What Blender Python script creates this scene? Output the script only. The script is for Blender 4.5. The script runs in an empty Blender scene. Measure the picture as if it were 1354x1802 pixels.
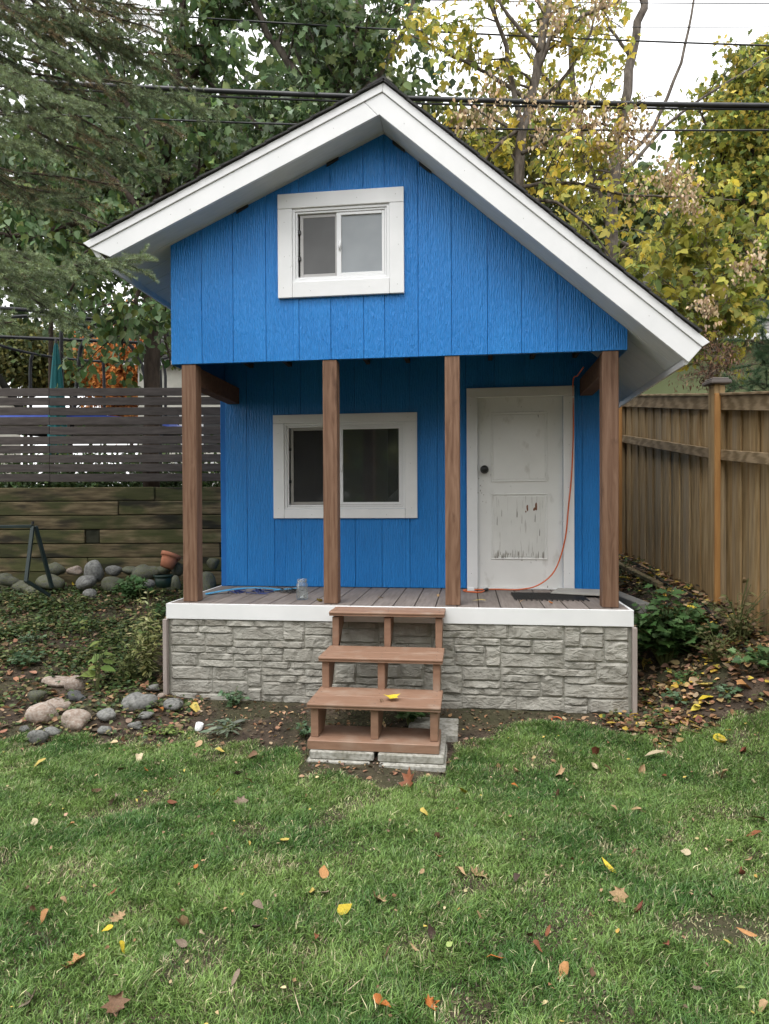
import bpy, bmesh, math, random
import numpy as np
from mathutils import Vector, Matrix
R = math.radians
rnd = random.Random(7)
rng = np.random.default_rng(11)
S = bpy.context.scene
COL = S.collection

# ------------------------------------------------------------------ camera, sky, sun, exposure
FPX, YAW, PITCH, ROLL = 1177.3, 0.1264, -0.0117, -0.0046
CAM = np.array([2.3513, -5.0801, 1.5266])
def _basis():
    F = np.array([-math.sin(YAW)*math.cos(PITCH), math.cos(YAW)*math.cos(PITCH), math.sin(PITCH)])
    r = np.array([math.cos(YAW), math.sin(YAW), 0.0]); u = np.cross(r, F)
    c, s = math.cos(ROLL), math.sin(ROLL)
    return c*r+s*u, -s*r+c*u, F
RT, UP, FW = _basis()
RT0 = np.array([math.cos(YAW), math.sin(YAW), 0.0]); FW0 = np.array([-math.sin(YAW), math.cos(YAW), 0.0])
cd = bpy.data.cameras.new('camera'); cam = bpy.data.objects.new('camera', cd); COL.objects.link(cam)
cam.matrix_world = Matrix([[RT[0], UP[0], -FW[0], CAM[0]], [RT[1], UP[1], -FW[1], CAM[1]], [RT[2], UP[2], -FW[2], CAM[2]], [0, 0, 0, 1]])
cd.sensor_fit = 'VERTICAL'; cd.sensor_height = 24; cd.lens = FPX/1802*24; cd.clip_start = .05; cd.clip_end = 1500
S.camera = cam

w = bpy.data.worlds.new('World'); S.world = w; w.use_nodes = True
nt = w.node_tree; bg = nt.nodes['Background']
sky = nt.nodes.new('ShaderNodeTexSky'); sky.sky_type = 'NISHITA'; sky.sun_disc = False
SUN_EL, SUN_AZ = R(66), R(200)
sky.sun_elevation = SUN_EL; sky.sun_rotation = SUN_AZ; sky.dust_density = 4; sky.air_density = 1.2
hs = nt.nodes.new('ShaderNodeHueSaturation'); hs.inputs['Saturation'].default_value = .22
ov = nt.nodes.new('ShaderNodeMix'); ov.data_type = 'RGBA'          # even cloud cover over the clear sky
ov.inputs['Factor'].default_value = .8; ov.inputs['B'].default_value = (9.85, 9.9, 10.0, 1)
nt.links.new(sky.outputs[0], hs.inputs['Color']); nt.links.new(hs.outputs[0], ov.inputs['A'])
nt.links.new(ov.outputs['Result'], bg.inputs['Color']); bg.inputs['Strength'].default_value = .115
sd = bpy.data.lights.new('sun', 'SUN'); sd.energy = 1.0; sd.angle = R(28); sd.color = (1, .98, .955)
so = bpy.data.objects.new('sun', sd); COL.objects.link(so)
# sun_rotation in the sky is measured clockwise from +Y
sdir = Vector((math.sin(SUN_AZ)*math.cos(SUN_EL), math.cos(SUN_AZ)*math.cos(SUN_EL), math.sin(SUN_EL)))
so.rotation_euler = sdir.to_track_quat('Z', 'Y').to_euler(); so.location = (0, -6, 12)
vs = S.view_settings; vs.view_transform = 'Standard'; vs.look = 'None'; vs.gamma = 1; vs.use_curve_mapping = False; vs.exposure = 1.1

# ------------------------------------------------------------------ helpers
def at(u, v, d):                       # the place seen at photograph pixel (u, v), d metres ahead
    return CAM + d*(FW + (u-677)/FPX*RT + (901-v)/FPX*UP)
def L(lat, d, z): 
    p = CAM + lat*RT0 + d*FW0; return np.array([p[0], p[1], z])
def to_ld(x, y):
    dx = x-CAM[0]; dy = y-CAM[1]
    return dx*RT0[0]+dy*RT0[1], dx*FW0[0]+dy*FW0[1]
_ph = rng.uniform(0, 6.28, (24,)); _dr = rng.uniform(0, 6.28, (24,))
def wob(x, y, s, k=0):                 # smooth noise -1..1, s = feature size
    r = 0
    for i in range(5):
        j = (k*5+i) % 24
        f = (1.0+.55*i)/s
        r = r + np.sin((x*math.cos(_dr[j])+y*math.sin(_dr[j]))*f*2.2+_ph[j]+1.3*np.sin((x*math.sin(_dr[j])-y*math.cos(_dr[j]))*f+_ph[(j+7) % 24]))
    return r/5*1.4
def sstep(a, b, x):
    t = np.clip((x-a)/(b-a), 0, 1); return t*t*(3-2*t)
def height(x, y):
    lat, d = to_ld(x, y)
    hl = np.interp(d, [4.55, 5.2, 6.4, 7.2, 8.0, 8.06, 8.2, 12, 300], [-.02, .09, .35, .50, .60, .62, 1.62, 1.7, 1.7])
    hc = np.interp(d, [0, 3.9, 4.3, 4.6, 7.9, 9, 12, 300], [-.07, -.09, -.055, -.012, .05, 1.0, 1.6, 1.7])
    hr = np.interp(d, [3.4, 4.1, 4.95, 5.6, 8, 12, 300], [-.03, .16, .50, .68, .93, 1.5, 1.7])
    wl = sstep(-1.45, -2.15, lat); wr = sstep(1.75, 2.75, lat)
    h = hc*(1-wl-wr)+hl*wl+hr*wr
    n = wob(x, y, 1.1, 0)*.018+wob(x, y, .3, 1)*.006
    inside = (x > -.1) & (x < 3.6) & (y > -.3)
    return h+np.where(inside, 0, n)
def ground_at(u, v):
    a, b = 1.2, 40.0
    p = at(u, v, a)
    s = a
    while s < b:
        q = at(u, v, s)
        if q[2] <= height(q[0], q[1]): return q
        s += .02
    return q

def tag(o, label=None, cat=None, group=None, kind=None):
    if label: o['label'] = label
    if cat: o['category'] = cat
    if group: o['group'] = group
    if kind: o['kind'] = kind
    return o
WO = {}
def root(name, loc, label, cat, group=None):
    o = bpy.data.objects.new(name, None); COL.objects.link(o); o.empty_display_size = .1
    o.location = tuple(loc); WO[o] = np.array(loc, float); return tag(o, label, cat, group)
def link(name, me, mat, parent=None, center=None, smooth=False):
    if mat is not None: me.materials.append(mat)
    o = bpy.data.objects.new(name, me); COL.objects.link(o)
    c = np.zeros(3) if center is None else np.array(center, float)
    if parent is not None:
        o.parent = parent; o.location = tuple(c-WO[parent])
    else: o.location = tuple(c)
    WO[o] = c
    if smooth: me.polygons.foreach_set('use_smooth', [True]*len(me.polygons))
    return o
class MB:                              # collects shapes, in world coordinates, into one mesh
    def __init__(s): s.v = []; s.f = []
    def add(s, vs, fs):
        n = len(s.v); s.v += [tuple(float(c) for c in p) for p in vs]; s.f += [tuple(i+n for i in f) for f in fs]; return s
    def box(s, x0, x1, y0, y1, z0, z1):
        return s.add([(x0, y0, z0), (x1, y0, z0), (x1, y1, z0), (x0, y1, z0), (x0, y0, z1), (x1, y0, z1), (x1, y1, z1), (x0, y1, z1)],
                     [(0, 3, 2, 1), (4, 5, 6, 7), (0, 1, 5, 4), (1, 2, 6, 5), (2, 3, 7, 6), (3, 0, 4, 7)])
    def beam(s, a, b, wd, ht, up=(0, 0, 1)):   # box along a-b
        a = np.array(a, float); b = np.array(b, float); t = b-a; t /= np.linalg.norm(t)
        up = np.array(up, float); sd_ = np.cross(t, up); sd_ /= np.linalg.norm(sd_); u = np.cross(sd_, t)
        P = []
        for e in (a, b):
            for i, j in ((-1, -1), (1, -1), (1, 1), (-1, 1)): P.append(e+sd_*i*wd/2+u*j*ht/2)
        return s.add(P, [(0, 1, 2, 3), (7, 6, 5, 4), (0, 4, 5, 1), (1, 5, 6, 2), (2, 6, 7, 3), (3, 7, 4, 0)])
    def prism(s, poly, a, b, ax='y'):          # polygon in the two other axes, extruded along ax from a to b
        n = len(poly)
        def p3(p, c): return (p[0], c, p[1]) if ax == 'y' else ((c, p[0], p[1]) if ax == 'x' else (p[0], p[1], c))
        return s.add([p3(p, a) for p in poly]+[p3(p, b) for p in poly],
                     [tuple(range(n)), tuple(range(2*n-1, n-1, -1))]+[(i, i+n, (i+1) % n+n, (i+1) % n) for i in range(n)])
    def tube(s, pts, rad, n=6, caps=True):
        pts = np.array(pts, float); m = len(pts)
        rad = np.interp(np.linspace(0, 1, m), np.linspace(0, 1, len(rad)), rad) if hasattr(rad, '__len__') else np.full(m, rad)
        T = np.gradient(pts, axis=0); T /= np.linalg.norm(T, axis=1)[:, None]+1e-9
        ref = np.array([0, 0, 1.]) if abs(T[0][2]) < .9 else np.array([1., 0, 0])
        V = []
        for i in range(m):
            a = np.cross(T[i], ref); a /= np.linalg.norm(a)+1e-9; b = np.cross(T[i], a); ref = np.cross(a, T[i])
            for k in range(n):
                an = 2*math.pi*k/n; V.append(pts[i]+rad[i]*(a*math.cos(an)+b*math.sin(an)))
        F = [(i*n+k, i*n+(k+1) % n, (i+1)*n+(k+1) % n, (i+1)*n+k) for i in range(m-1) for k in range(n)]
        if caps: F += [tuple(range(n-1, -1, -1)), tuple((m-1)*n+k for k in range(n))]
        return s.add(V, F)
    def lathe(s, c, prof, n=20, M=None):
        V = []
        for r, z in prof:
            for k in range(n):
                an = 2*math.pi*k/n; p = Vector((r*math.cos(an), r*math.sin(an), z))
                if M is not None: p = M @ p
                V.append((c[0]+p[0], c[1]+p[1], c[2]+p[2]))
        F = [(i*n+k, i*n+(k+1) % n, (i+1)*n+(k+1) % n, (i+1)*n+k) for i in range(len(prof)-1) for k in range(n)]
        return s.add(V, F)
    def build(s, name, mat, parent=None, bevel=0, smooth=False, fix=True):
        v = np.array(s.v); c = (v.min(0)+v.max(0))/2
        me = bpy.data.meshes.new(name); me.from_pydata([tuple(p) for p in (v-c)], [], s.f)
        if bevel or fix:
            bm = bmesh.new(); bm.from_mesh(me)
            if fix: bmesh.ops.recalc_face_normals(bm, faces=bm.faces)
            if bevel: bmesh.ops.bevel(bm, geom=bm.edges[:], offset=bevel, segments=1, affect='EDGES', clamp_overlap=True)
            bm.to_mesh(me); bm.free()
        o = link(name, me, mat, parent, c)
        if smooth: me.polygons.foreach_set('use_smooth', [True]*len(me.polygons))
        return o
def bx(name, mat, parent, x0, x1, y0, y1, z0, z1, bevel=.003): return MB().box(x0, x1, y0, y1, z0, z1).build(name, mat, parent, bevel)

def fast_mesh(name, V, counts, idx, cols=None):
    me = bpy.data.meshes.new(name)
    me.vertices.add(len(V)); me.vertices.foreach_set('co', np.ascontiguousarray(V, np.float32).ravel())
    me.loops.add(len(idx)); me.loops.foreach_set('vertex_index', np.ascontiguousarray(idx, np.int32))
    st = np.concatenate([[0], np.cumsum(counts)[:-1]]).astype(np.int32)
    me.polygons.add(len(counts)); me.polygons.foreach_set('loop_start', st)
    me.update(calc_edges=True)
    if cols is not None:
        ca = me.color_attributes.new('Col', 'FLOAT_COLOR', 'POINT')
        c4 = np.ones((len(V), 4), np.float32); c4[:, :3] = cols
        ca.data.foreach_set('color', c4.ravel())
    return me
def scatter(name, P, T, N, size, tmpl, cols, mat, parent=None, kind=None):
    """leaf shapes: P base, T tip direction, N rough normal, one template (verts, faces)"""
    tv, tf = tmpl; tv = np.array(tv, float); k = len(tv); n = len(P)
    T = T/(np.linalg.norm(T, axis=1)[:, None]+1e-9); B = np.cross(T, N); B /= np.linalg.norm(B, axis=1)[:, None]+1e-9
    Nn = np.cross(B, T)
    curl = rng.uniform(.3, 1.6, n)
    sz = size[:, None, None]
    V = P[:, None, :]+sz*(tv[None, :, 0:1]*B[:, None, :]+tv[None, :, 1:2]*T[:, None, :]+(tv[None, :, 2:3]*curl[:, None, None])*Nn[:, None, :])
    c0 = P.mean(0)
    V = V.reshape(-1, 3)-c0
    cnt = np.tile([len(f) for f in tf], n); fl = np.concatenate([np.array(f) for f in tf])
    idx = (fl[None, :]+(np.arange(n)*k)[:, None]).ravel()
    me = fast_mesh(name, V, cnt, idx, np.repeat(cols, k, axis=0))
    o = link(name, me, mat, parent, c0)
    if kind: o['kind'] = kind
    return o
def rsph(n):
    v = rng.normal(size=(n, 3)); return v/np.linalg.norm(v, axis=1)[:, None]
def pick(cols, n, jit=.2):
    c = np.array(cols)[rng.integers(0, len(cols), n)]
    return np.clip(c*(1+rng.normal(0, jit, (n, 1)))*(1+rng.normal(0, jit*.25, (n, 3))), 0.004, 1)
# leaf outlines: x across, y along, z lift
def halves(right):                      # mirror a right-hand outline that starts at the base and ends at the tip
    r = [(x, y, -.28*x if False else .25*abs(x)-.12*y*y) for x, y in right]
    l = [(-x, y, z) for x, y, z in r[1:-1]]
    n = len(r)
    return r+l, [tuple(range(n)), (0,)+(n-1,)+tuple(range(n+len(l)-1, n-1, -1))]
T_OVATE = halves([(0, 0), (.25, .12), (.34, .38), (.2, .72), (0, 1)])
T_MAPLE = halves([(0, 0), (.3, -.02), (.24, .16), (.56, .4), (.3, .45), (.34, .66), (.14, .64), (0, 1)])
T_OAK = halves([(0, 0), (.06, .15), (.26, .22), (.12, .34), (.36, .5), (.15, .58), (.27, .8), (.08, .78), (0, 1)])
T_TRI = None
T_LANCE = halves([(0, 0), (.1, .2), (.13, .5), (0, 1)])
def _tri():
    V = []; F = []
    for an, sc, oy in ((0, .72, .28), (1.05, .55, .12), (-1.05, .55, .12)):
        tv, tf = T_OVATE; n = len(V); c, s_ = math.cos(an), math.sin(an)
        for x, y, z in tv: V.append((( x*c+y*s_)*sc, (-x*s_+y*c)*sc+oy, z*sc-.1*abs(an)))
        F += [tuple(i+n for i in f) for f in tf]
    return V, F
T_TRI = _tri()
T_NEEDLE = ([(-.05, 0, 0), (.05, 0, 0), (0, 1, 0)], [(0, 1, 2)])

# ------------------------------------------------------------------ materials
def ramp(nt, pts):
    n = nt.nodes.new('ShaderNodeValToRGB'); e = n.color_ramp.elements
    while len(e) > 1: e.remove(e[-1])
    e[0].position, e[0].color = pts[0][0], (*pts[0][1], 1)
    for p, c in pts[1:]: x = e.new(p); x.color = (*c, 1)
    return n
def mat(name, cols, scale=(1, 1, 1), ns=6, rough=.7, bump=.2, bs=None, bsc=None, dist=.004, var=.0, detail=6, spec=.3, wave=None, stain=None, distort=0):
    """cols: ramp colours of a noise; scale stretches it; bs/bsc a second noise for relief; stain=(colour, scale, low, high, amount)"""
    m = bpy.data.materials.new(name); m.use_nodes = True; nt = m.node_tree; P = nt.nodes['Principled BSDF']; lk = nt.links.new
    tc = nt.nodes.new('ShaderNodeTexCoord'); oi = nt.nodes.new('ShaderNodeObjectInfo')
    ofs = nt.nodes.new('ShaderNodeVectorMath'); ofs.operation = 'SCALE'; ofs.inputs[0].default_value = (37, 53, 71); lk(oi.outputs['Random'], ofs.inputs['Scale'])
    add = nt.nodes.new('ShaderNodeVectorMath'); add.operation = 'ADD'; lk(tc.outputs['Object'], add.inputs[0]); lk(ofs.outputs[0], add.inputs[1])
    mp = nt.nodes.new('ShaderNodeMapping'); mp.inputs['Scale'].default_value = scale; lk(add.outputs[0], mp.inputs['Vector'])
    n1 = nt.nodes.new('ShaderNodeTexNoise'); n1.inputs['Scale'].default_value = ns; n1.inputs['Detail'].default_value = detail; n1.inputs['Distortion'].default_value = distort
    lk(mp.outputs[0], n1.inputs['Vector']); fac = n1.outputs['Fac']
    if wave:
        wv = nt.nodes.new('ShaderNodeTexWave'); wv.bands_direction = 'X'; wv.inputs['Scale'].default_value = wave[0]; wv.inputs['Distortion'].default_value = wave[1]
        wv.inputs['Detail'].default_value = 3; wv.inputs['Detail Scale'].default_value = wave[2]; wv.inputs['Detail Roughness'].default_value = .6
        lk(mp.outputs[0], wv.inputs['Vector'])
        mx = nt.nodes.new('ShaderNodeMath'); mx.operation = 'MULTIPLY_ADD'; mx.inputs[1].default_value = wave[3]; lk(wv.outputs['Fac'], mx.inputs[0])
        sb = nt.nodes.new('ShaderNodeMath'); sb.operation = 'MULTIPLY'; sb.inputs[1].default_value = 1-wave[3]; lk(fac, sb.inputs[0]); lk(sb.outputs[0], mx.inputs[2]); fac = mx.outputs[0]
    k = len(cols); rp = ramp(nt, [(.3+.4*i/max(1, k-1), c) for i, c in enumerate(cols)]); lk(fac, rp.inputs['Fac']); col = rp.outputs['Color']
    if stain:
        for st in (stain if isinstance(stain, list) else [stain]):
            c, sc, lo, hi, am = st
            mp2 = nt.nodes.new('ShaderNodeMapping'); mp2.inputs['Scale'].default_value = sc; lk(add.outputs[0], mp2.inputs['Vector'])
            n2 = nt.nodes.new('ShaderNodeTexNoise'); n2.inputs['Scale'].default_value = 1; n2.inputs['Detail'].default_value = 5; lk(mp2.outputs[0], n2.inputs['Vector'])
            mr = nt.nodes.new('ShaderNodeMapRange'); mr.inputs['From Min'].default_value = lo; mr.inputs['From Max'].default_value = hi; mr.inputs['To Max'].default_value = am; lk(n2.outputs['Fac'], mr.inputs['Value'])
            mi = nt.nodes.new('ShaderNodeMix'); mi.data_type = 'RGBA'; lk(mr.outputs[0], mi.inputs['Factor']); lk(col, mi.inputs['A']); mi.inputs['B'].default_value = (*c, 1); col = mi.outputs['Result']
    if var:
        mr = nt.nodes.new('ShaderNodeMapRange'); mr.inputs['To Min'].default_value = 1-var; mr.inputs['To Max'].default_value = 1+var; lk(oi.outputs['Random'], mr.inputs['Value'])
        h = nt.nodes.new('ShaderNodeHueSaturation'); lk(mr.outputs[0], h.inputs['Value']); lk(col, h.inputs['Color']); col = h.outputs['Color']
    lk(col, P.inputs['Base Color']); P.inputs['Roughness'].default_value = rough; P.inputs['Specular IOR Level'].default_value = spec
    if bump:
        nb = nt.nodes.new('ShaderNodeTexNoise'); nb.inputs['Scale'].default_value = bs or ns*2; nb.inputs['Detail'].default_value = 5; nb.inputs['Distortion'].default_value = distort
        if bsc:
            mp3 = nt.nodes.new('ShaderNodeMapping'); mp3.inputs['Scale'].default_value = bsc; lk(add.outputs[0], mp3.inputs['Vector']); lk(mp3.outputs[0], nb.inputs['Vector'])
        else: lk(mp.outputs[0], nb.inputs['Vector'])
        b = nt.nodes.new('ShaderNodeBump'); b.inputs['Strength'].default_value = bump; b.inputs['Distance'].default_value = dist; lk(nb.outputs['Fac'], b.inputs['Height'])
        if wave:
            b2 = nt.nodes.new('ShaderNodeBump'); b2.inputs['Strength'].default_value = bump*.6; b2.inputs['Distance'].default_value = dist*.6; lk(wv.outputs['Fac'], b2.inputs['Height']); lk(b.outputs[0], b2.inputs['Normal']); b = b2
        lk(b.outputs[0], P.inputs['Normal'])
    return m
def leafmat(name, trans=.3, rough=.55, bright=1):
    m = bpy.data.materials.new(name); m.use_nodes = True; nt = m.node_tree; P = nt.nodes['Principled BSDF']; lk = nt.links.new
    a = nt.nodes.new('ShaderNodeVertexColor'); a.layer_name = 'Col'
    lk(a.outputs['Color'], P.inputs['Base Color']); P.inputs['Roughness'].default_value = rough; P.inputs['Specular IOR Level'].default_value = .35
    t = nt.nodes.new('ShaderNodeBsdfTranslucent'); lk(a.outputs['Color'], t.inputs['Color'])
    mx = nt.nodes.new('ShaderNodeMixShader'); mx.inputs[0].default_value = trans
    lk(P.outputs[0], mx.inputs[1]); lk(t.outputs[0], mx.inputs[2]); lk(mx.outputs[0], nt.nodes['Material Output'].inputs['Surface'])
    return m
BLUE = mat('blue_painted_siding', [(.011, .175, .52), (.016, .208, .585)], (9, 9, 1.4), 7, .42, 1.0, 10, (7, 7, 2.2), .007, spec=.4, wave=(2.2, 9, 1.6, .35), distort=.6, stain=((.03, .27, .70), (1.7, 1.7, .8), .42, .7, .45))
BLUEBACK = mat('blue_groove', [(.012, .13, .42), (.015, .15, .46)], rough=.6, bump=0)
WHITE = mat('white_painted_trim', [(.76, .765, .76), (.82, .82, .815)], (1, 1, 1), 5, .45, .25, 60, None, .001, spec=.35, stain=((.42, .42, .38), (25, 25, 25), .73, .78, .6))
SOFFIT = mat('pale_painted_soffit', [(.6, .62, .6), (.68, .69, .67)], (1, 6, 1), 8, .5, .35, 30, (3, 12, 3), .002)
DOORW = mat('scuffed_white_door_paint', [(.77, .77, .74), (.83, .83, .80)], (1, 1, 1), 4, .5, .3, 30, (30, 30, 2), .002,
            stain=[((.40, .38, .32), (9, 9, 5), .60, .75, .5), ((.16, .15, .13), (40, 40, 9), .70, .74, .8)])
DOORPEEL = mat('peeling_white_door_paint', [(.72, .72, .68), (.80, .80, .76)], (1, 1, 1), 4, .6, .6, 40, (60, 60, 3), .004,
            stain=[((.42, .40, .36), (70, 70, 5), .60, .68, .55)])
VINYL = mat('white_vinyl_frame', [(.76, .77, .77), (.8, .8, .8)], rough=.35, bump=0, spec=.4)
POSTW = mat('brown_stained_post', [(.13, .068, .04), (.185, .103, .063), (.235, .14, .09)], (6, 6, .55), 4, .65, .4, 12, (40, 40, 1.5), .002, var=.1, wave=(1.1, 20, .45, .2), distort=2.2, stain=((.07, .035, .02), (8, 8, 3), .66, .74, .7))
BEAMW = mat('dark_stained_beam', [(.08, .042, .025), (.14, .075, .042)], (1, 8, 8), 4, .7, .3)
DECKW = mat('weathered_deck_board', [(.15, .125, .11), (.22, .19, .17)], (10, .8, 10), 5, .7, .35, 20, (60, 3, 60), .002, var=.14, stain=((.11, .09, .075), (4, 3, 4), .5, .8, .6))
STEPW = mat('brown_composite_step', [(.225, .130, .085), (.29, .172, .115)], (1.5, 20, 6), 5, .55, .25, 30, (3, 60, 60), .001, var=.06, stain=((.36, .28, .22), (6, 6, 6), .52, .72, .5))
STONE = mat('grey_faux_stone', [(.255, .24, .205), (.335, .32, .28), (.40, .385, .34)], (1, 1, 1), 6, .85, .75, 14, (1.1, 1, 2.0), .022, var=.07, stain=[((.24, .18, .12), (5, 5, 5), .62, .8, .35), ((.19, .19, .165), (14, 14, 30), .62, .74, .35)], distort=1.2)
MORTAR = mat('dark_stone_joint', [(.20, .195, .165), (.28, .27, .23)], ns=20, rough=.9)
TAUPE = mat('taupe_corner_trim', [(.33, .28, .255), (.38, .33, .30)], (8, 8, 1), 5, .6, .2)
ROOFM = mat('charcoal_shingle', [(.03, .03, .032), (.07, .068, .065)], ns=60, rough=.95, bump=.6, var=.15)
SHINGLE2 = mat('grey_weathered_shingle', [(.11, .105, .10), (.21, .20, .19)], ns=14, rough=.95, bump=.6, var=.25)
BLACK = mat('black_metal', [(.012, .012, .012), (.02, .02, .02)], rough=.35, bump=0, spec=.5)
BLACKP = mat('black_padded_tube', [(.012, .013, .014), (.025, .026, .028)], rough=.6, bump=.1)
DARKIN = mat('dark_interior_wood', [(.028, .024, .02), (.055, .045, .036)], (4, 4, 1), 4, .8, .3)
FENCEW = mat('cedar_fence_board', [(.17, .115, .052), (.29, .195, .092), (.37, .27, .145)], (9, 9, .7), 4, .75, .4, 10, (40, 40, 2), .003, var=.2,
             stain=[((.26, .23, .18), (6, 6, .5), .48, .68, .5), ((.28, .13, .035), (10, 10, .7), .6, .75, .5)])
FENCER = mat('weathered_fence_rail', [(.15, .105, .055), (.27, .20, .12)], (8, 1, 8), 4, .75, .5, 10, (40, 3, 40), .003, var=.1, wave=(1.5, 8, 1, .4))
ORANGEW = mat('orange_cedar_edge', [(.33, .155, .05), (.43, .23, .08)], (9, 9, .7), 4, .7, .3)
SLATW = mat('grey_brown_fence_slat', [(.055, .046, .042), (.10, .085, .078)], (.7, 9, 9), 4, .7, .35, 12, (2, 50, 50), .002, var=.16)
TIMB = mat('mossy_landscape_timber', [(.07, .052, .028), (.15, .115, .062), (.24, .19, .11)], (.6, 6, 8), 4, .85, .5, 8, (1.5, 30, 40), .006, var=.22,
           stain=[((.05, .062, .018), (2, 3, 5), .42, .58, .8), ((.016, .016, .011), (1.5, 3, 6), .53, .66, .9)])
ROCKM = mat('grey_field_stone', [(.10, .10, .095), (.19, .19, .18), (.26, .255, .24)], ns=4, rough=.8, bump=.5, bs=30, dist=.01, var=.2, stain=((.10, .10, .05), (6, 6, 6), .5, .7, .35))
ROCKDK = mat('mossy_field_stone', [(.07, .075, .06), (.13, .13, .10), (.19, .185, .15)], ns=5, rough=.85, bump=.5, bs=30, dist=.01, var=.25, stain=((.07, .085, .02), (5, 5, 5), .48, .62, .7))
ROCKPK = mat('pinkish_field_stone', [(.26, .19, .15), (.36, .29, .24), (.46, .41, .36)], ns=5, rough=.8, bump=.5, bs=30, dist=.01, var=.15, stain=((.10, .09, .08), (9, 9, 9), .62, .75, .5))
SLATE = mat('dark_shale_rock', [(.05, .05, .05), (.11, .11, .11)], ns=8, rough=.8, bump=.8)
CONC = mat('speckled_concrete_paver', [(.20, .19, .16), (.36, .35, .31), (.46, .45, .41)], ns=40, rough=.9, bump=.6, bs=90, dist=.004, stain=((.13, .12, .08), (6, 6, 6), .5, .75, .6))
TERRA = mat('terracotta', [(.36, .13, .07), (.45, .19, .11)], ns=9, rough=.75, bump=.2)
POTGRN = mat('dark_green_plastic', [(.012, .03, .024), (.02, .04, .03)], rough=.4, bump=0)
GRNMET = mat('dark_green_metal', [(.016, .028, .026), (.028, .042, .04)], rough=.45, bump=.1)
CORD = mat('orange_cord_rubber', [(.62, .13, .04), (.7, .17, .06)], rough=.4, bump=0)
TEAL = mat('teal_umbrella_fabric', [(.008, .10, .11), (.012, .14, .15)], (6, 6, 1), 4, .7, .3)
PLBLUE = mat('light_blue_plastic', [(.07, .35, .62), (.1, .4, .68)], rough=.4, bump=0)
PADBLUE = mat('royal_blue_pad', [(.02, .05, .28), (.03, .07, .34)], rough=.45, bump=0)
NAVY = mat('navy_plastic_scrap', [(.015, .03, .12), (.03, .05, .2)], rough=.4, bump=.2)
OLIVEW = mat('olive_green_house_wall', [(.17, .20, .095), (.20, .23, .115)], rough=.8, ns=2, bump=.1)
PALEW = mat('cream_house_siding', [(.58, .57, .5), (.66, .64, .57)], rough=.7, bump=.1)
LTGREY = mat('pale_grey_board', [(.26, .25, .23), (.34, .33, .3)], ns=6, rough=.7, bump=.2)
BARKM = mat('grey_brown_bark', [(.055, .045, .036), (.12, .10, .082), (.18, .155, .13)], (3, 3, 1), 6, .9, .8, 9, None, .02, detail=8)
BARKD = mat('dark_brown_bark', [(.03, .022, .016), (.075, .055, .042)], (3, 3, 1), 6, .9, .8, 9, None, .02)
TWIGD = mat('dry_twig_bark', [(.12, .095, .07), (.22, .18, .14)], rough=.8, bump=0)
WIREM = mat('black_cable_sheath', [(.012, .013, .014), (.03, .031, .033)], rough=.45, bump=0, spec=.5)
CANVAS = mat('white_canvas', [(.6, .6, .58), (.7, .7, .68)], rough=.7, bump=.1)
LEAF = leafmat('leaf_green', .28); LEAFY = leafmat('leaf_autumn', .38, .6); GRASSM = leafmat('grass_blade', .22, .38); DRY = leafmat('dry_leaf', .15, .7); NEEDM = leafmat('spruce_needle', .12, .5)
FAR = leafmat('far_foliage', .25, .7)
def glassmat(name, tint, refl, haze=0, hazec=(.5, .52, .54), fm=1):
    m = bpy.data.materials.new(name); m.use_nodes = True; nt = m.node_tree; lk = nt.links.new
    out = nt.nodes['Material Output']; nt.nodes.remove(nt.nodes['Principled BSDF'])
    t = nt.nodes.new('ShaderNodeBsdfTransparent'); t.inputs[0].default_value = (*tint, 1)
    g = nt.nodes.new('ShaderNodeBsdfGlossy'); g.inputs['Roughness'].default_value = .02 if not haze else .06
    fr = nt.nodes.new('ShaderNodeFresnel'); fr.inputs[0].default_value = 1.5
    ad = nt.nodes.new('ShaderNodeMath'); ad.operation = 'MULTIPLY_ADD'; ad.inputs[1].default_value = fm; ad.inputs[2].default_value = refl; ad.use_clamp = True; lk(fr.outputs[0], ad.inputs[0])
    mx = nt.nodes.new('ShaderNodeMixShader'); lk(ad.outputs[0], mx.inputs[0]); lk(t.outputs[0], mx.inputs[1]); lk(g.outputs[0], mx.inputs[2])
    last = mx
    if haze:
        d = nt.nodes.new('ShaderNodeBsdfDiffuse'); n = nt.nodes.new('ShaderNodeTexNoise'); n.inputs['Scale'].default_value = 5; tc = nt.nodes.new('ShaderNodeTexCoord'); lk(tc.outputs['Object'], n.inputs['Vector'])
        rp = ramp(nt, [(.3, tuple(c*.85 for c in hazec)), (.7, hazec)]); lk(n.outputs['Fac'], rp.inputs['Fac']); lk(rp.outputs[0], d.inputs[0])
        m2 = nt.nodes.new('ShaderNodeMixShader'); m2.inputs[0].default_value = haze; lk(mx.outputs[0], m2.inputs[1]); lk(d.outputs[0], m2.inputs[2]); last = m2
    lk(last.outputs[0], out.inputs['Surface']); return m
GLASS = glassmat('window_glass', (.88, .9, .9), .13, .12, (.22, .235, .24))  # grey haze stands in for dim room light behind the pane
GLASSH = glassmat('hazed_window_glass', (.8, .82, .82), .06, .7, (.40, .43, .45))
SCREEN = glassmat('insect_screen', (.7, .7, .7), 0, .62, (.055, .055, .055))
SCREENU = glassmat('pale_insect_screen', (.7, .7, .7), 0, .85, (.17, .17, .17))
JARG = glassmat('clear_jar_glass', (.95, .97, .97), .02, .07, (.6, .63, .62), .35)

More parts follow.
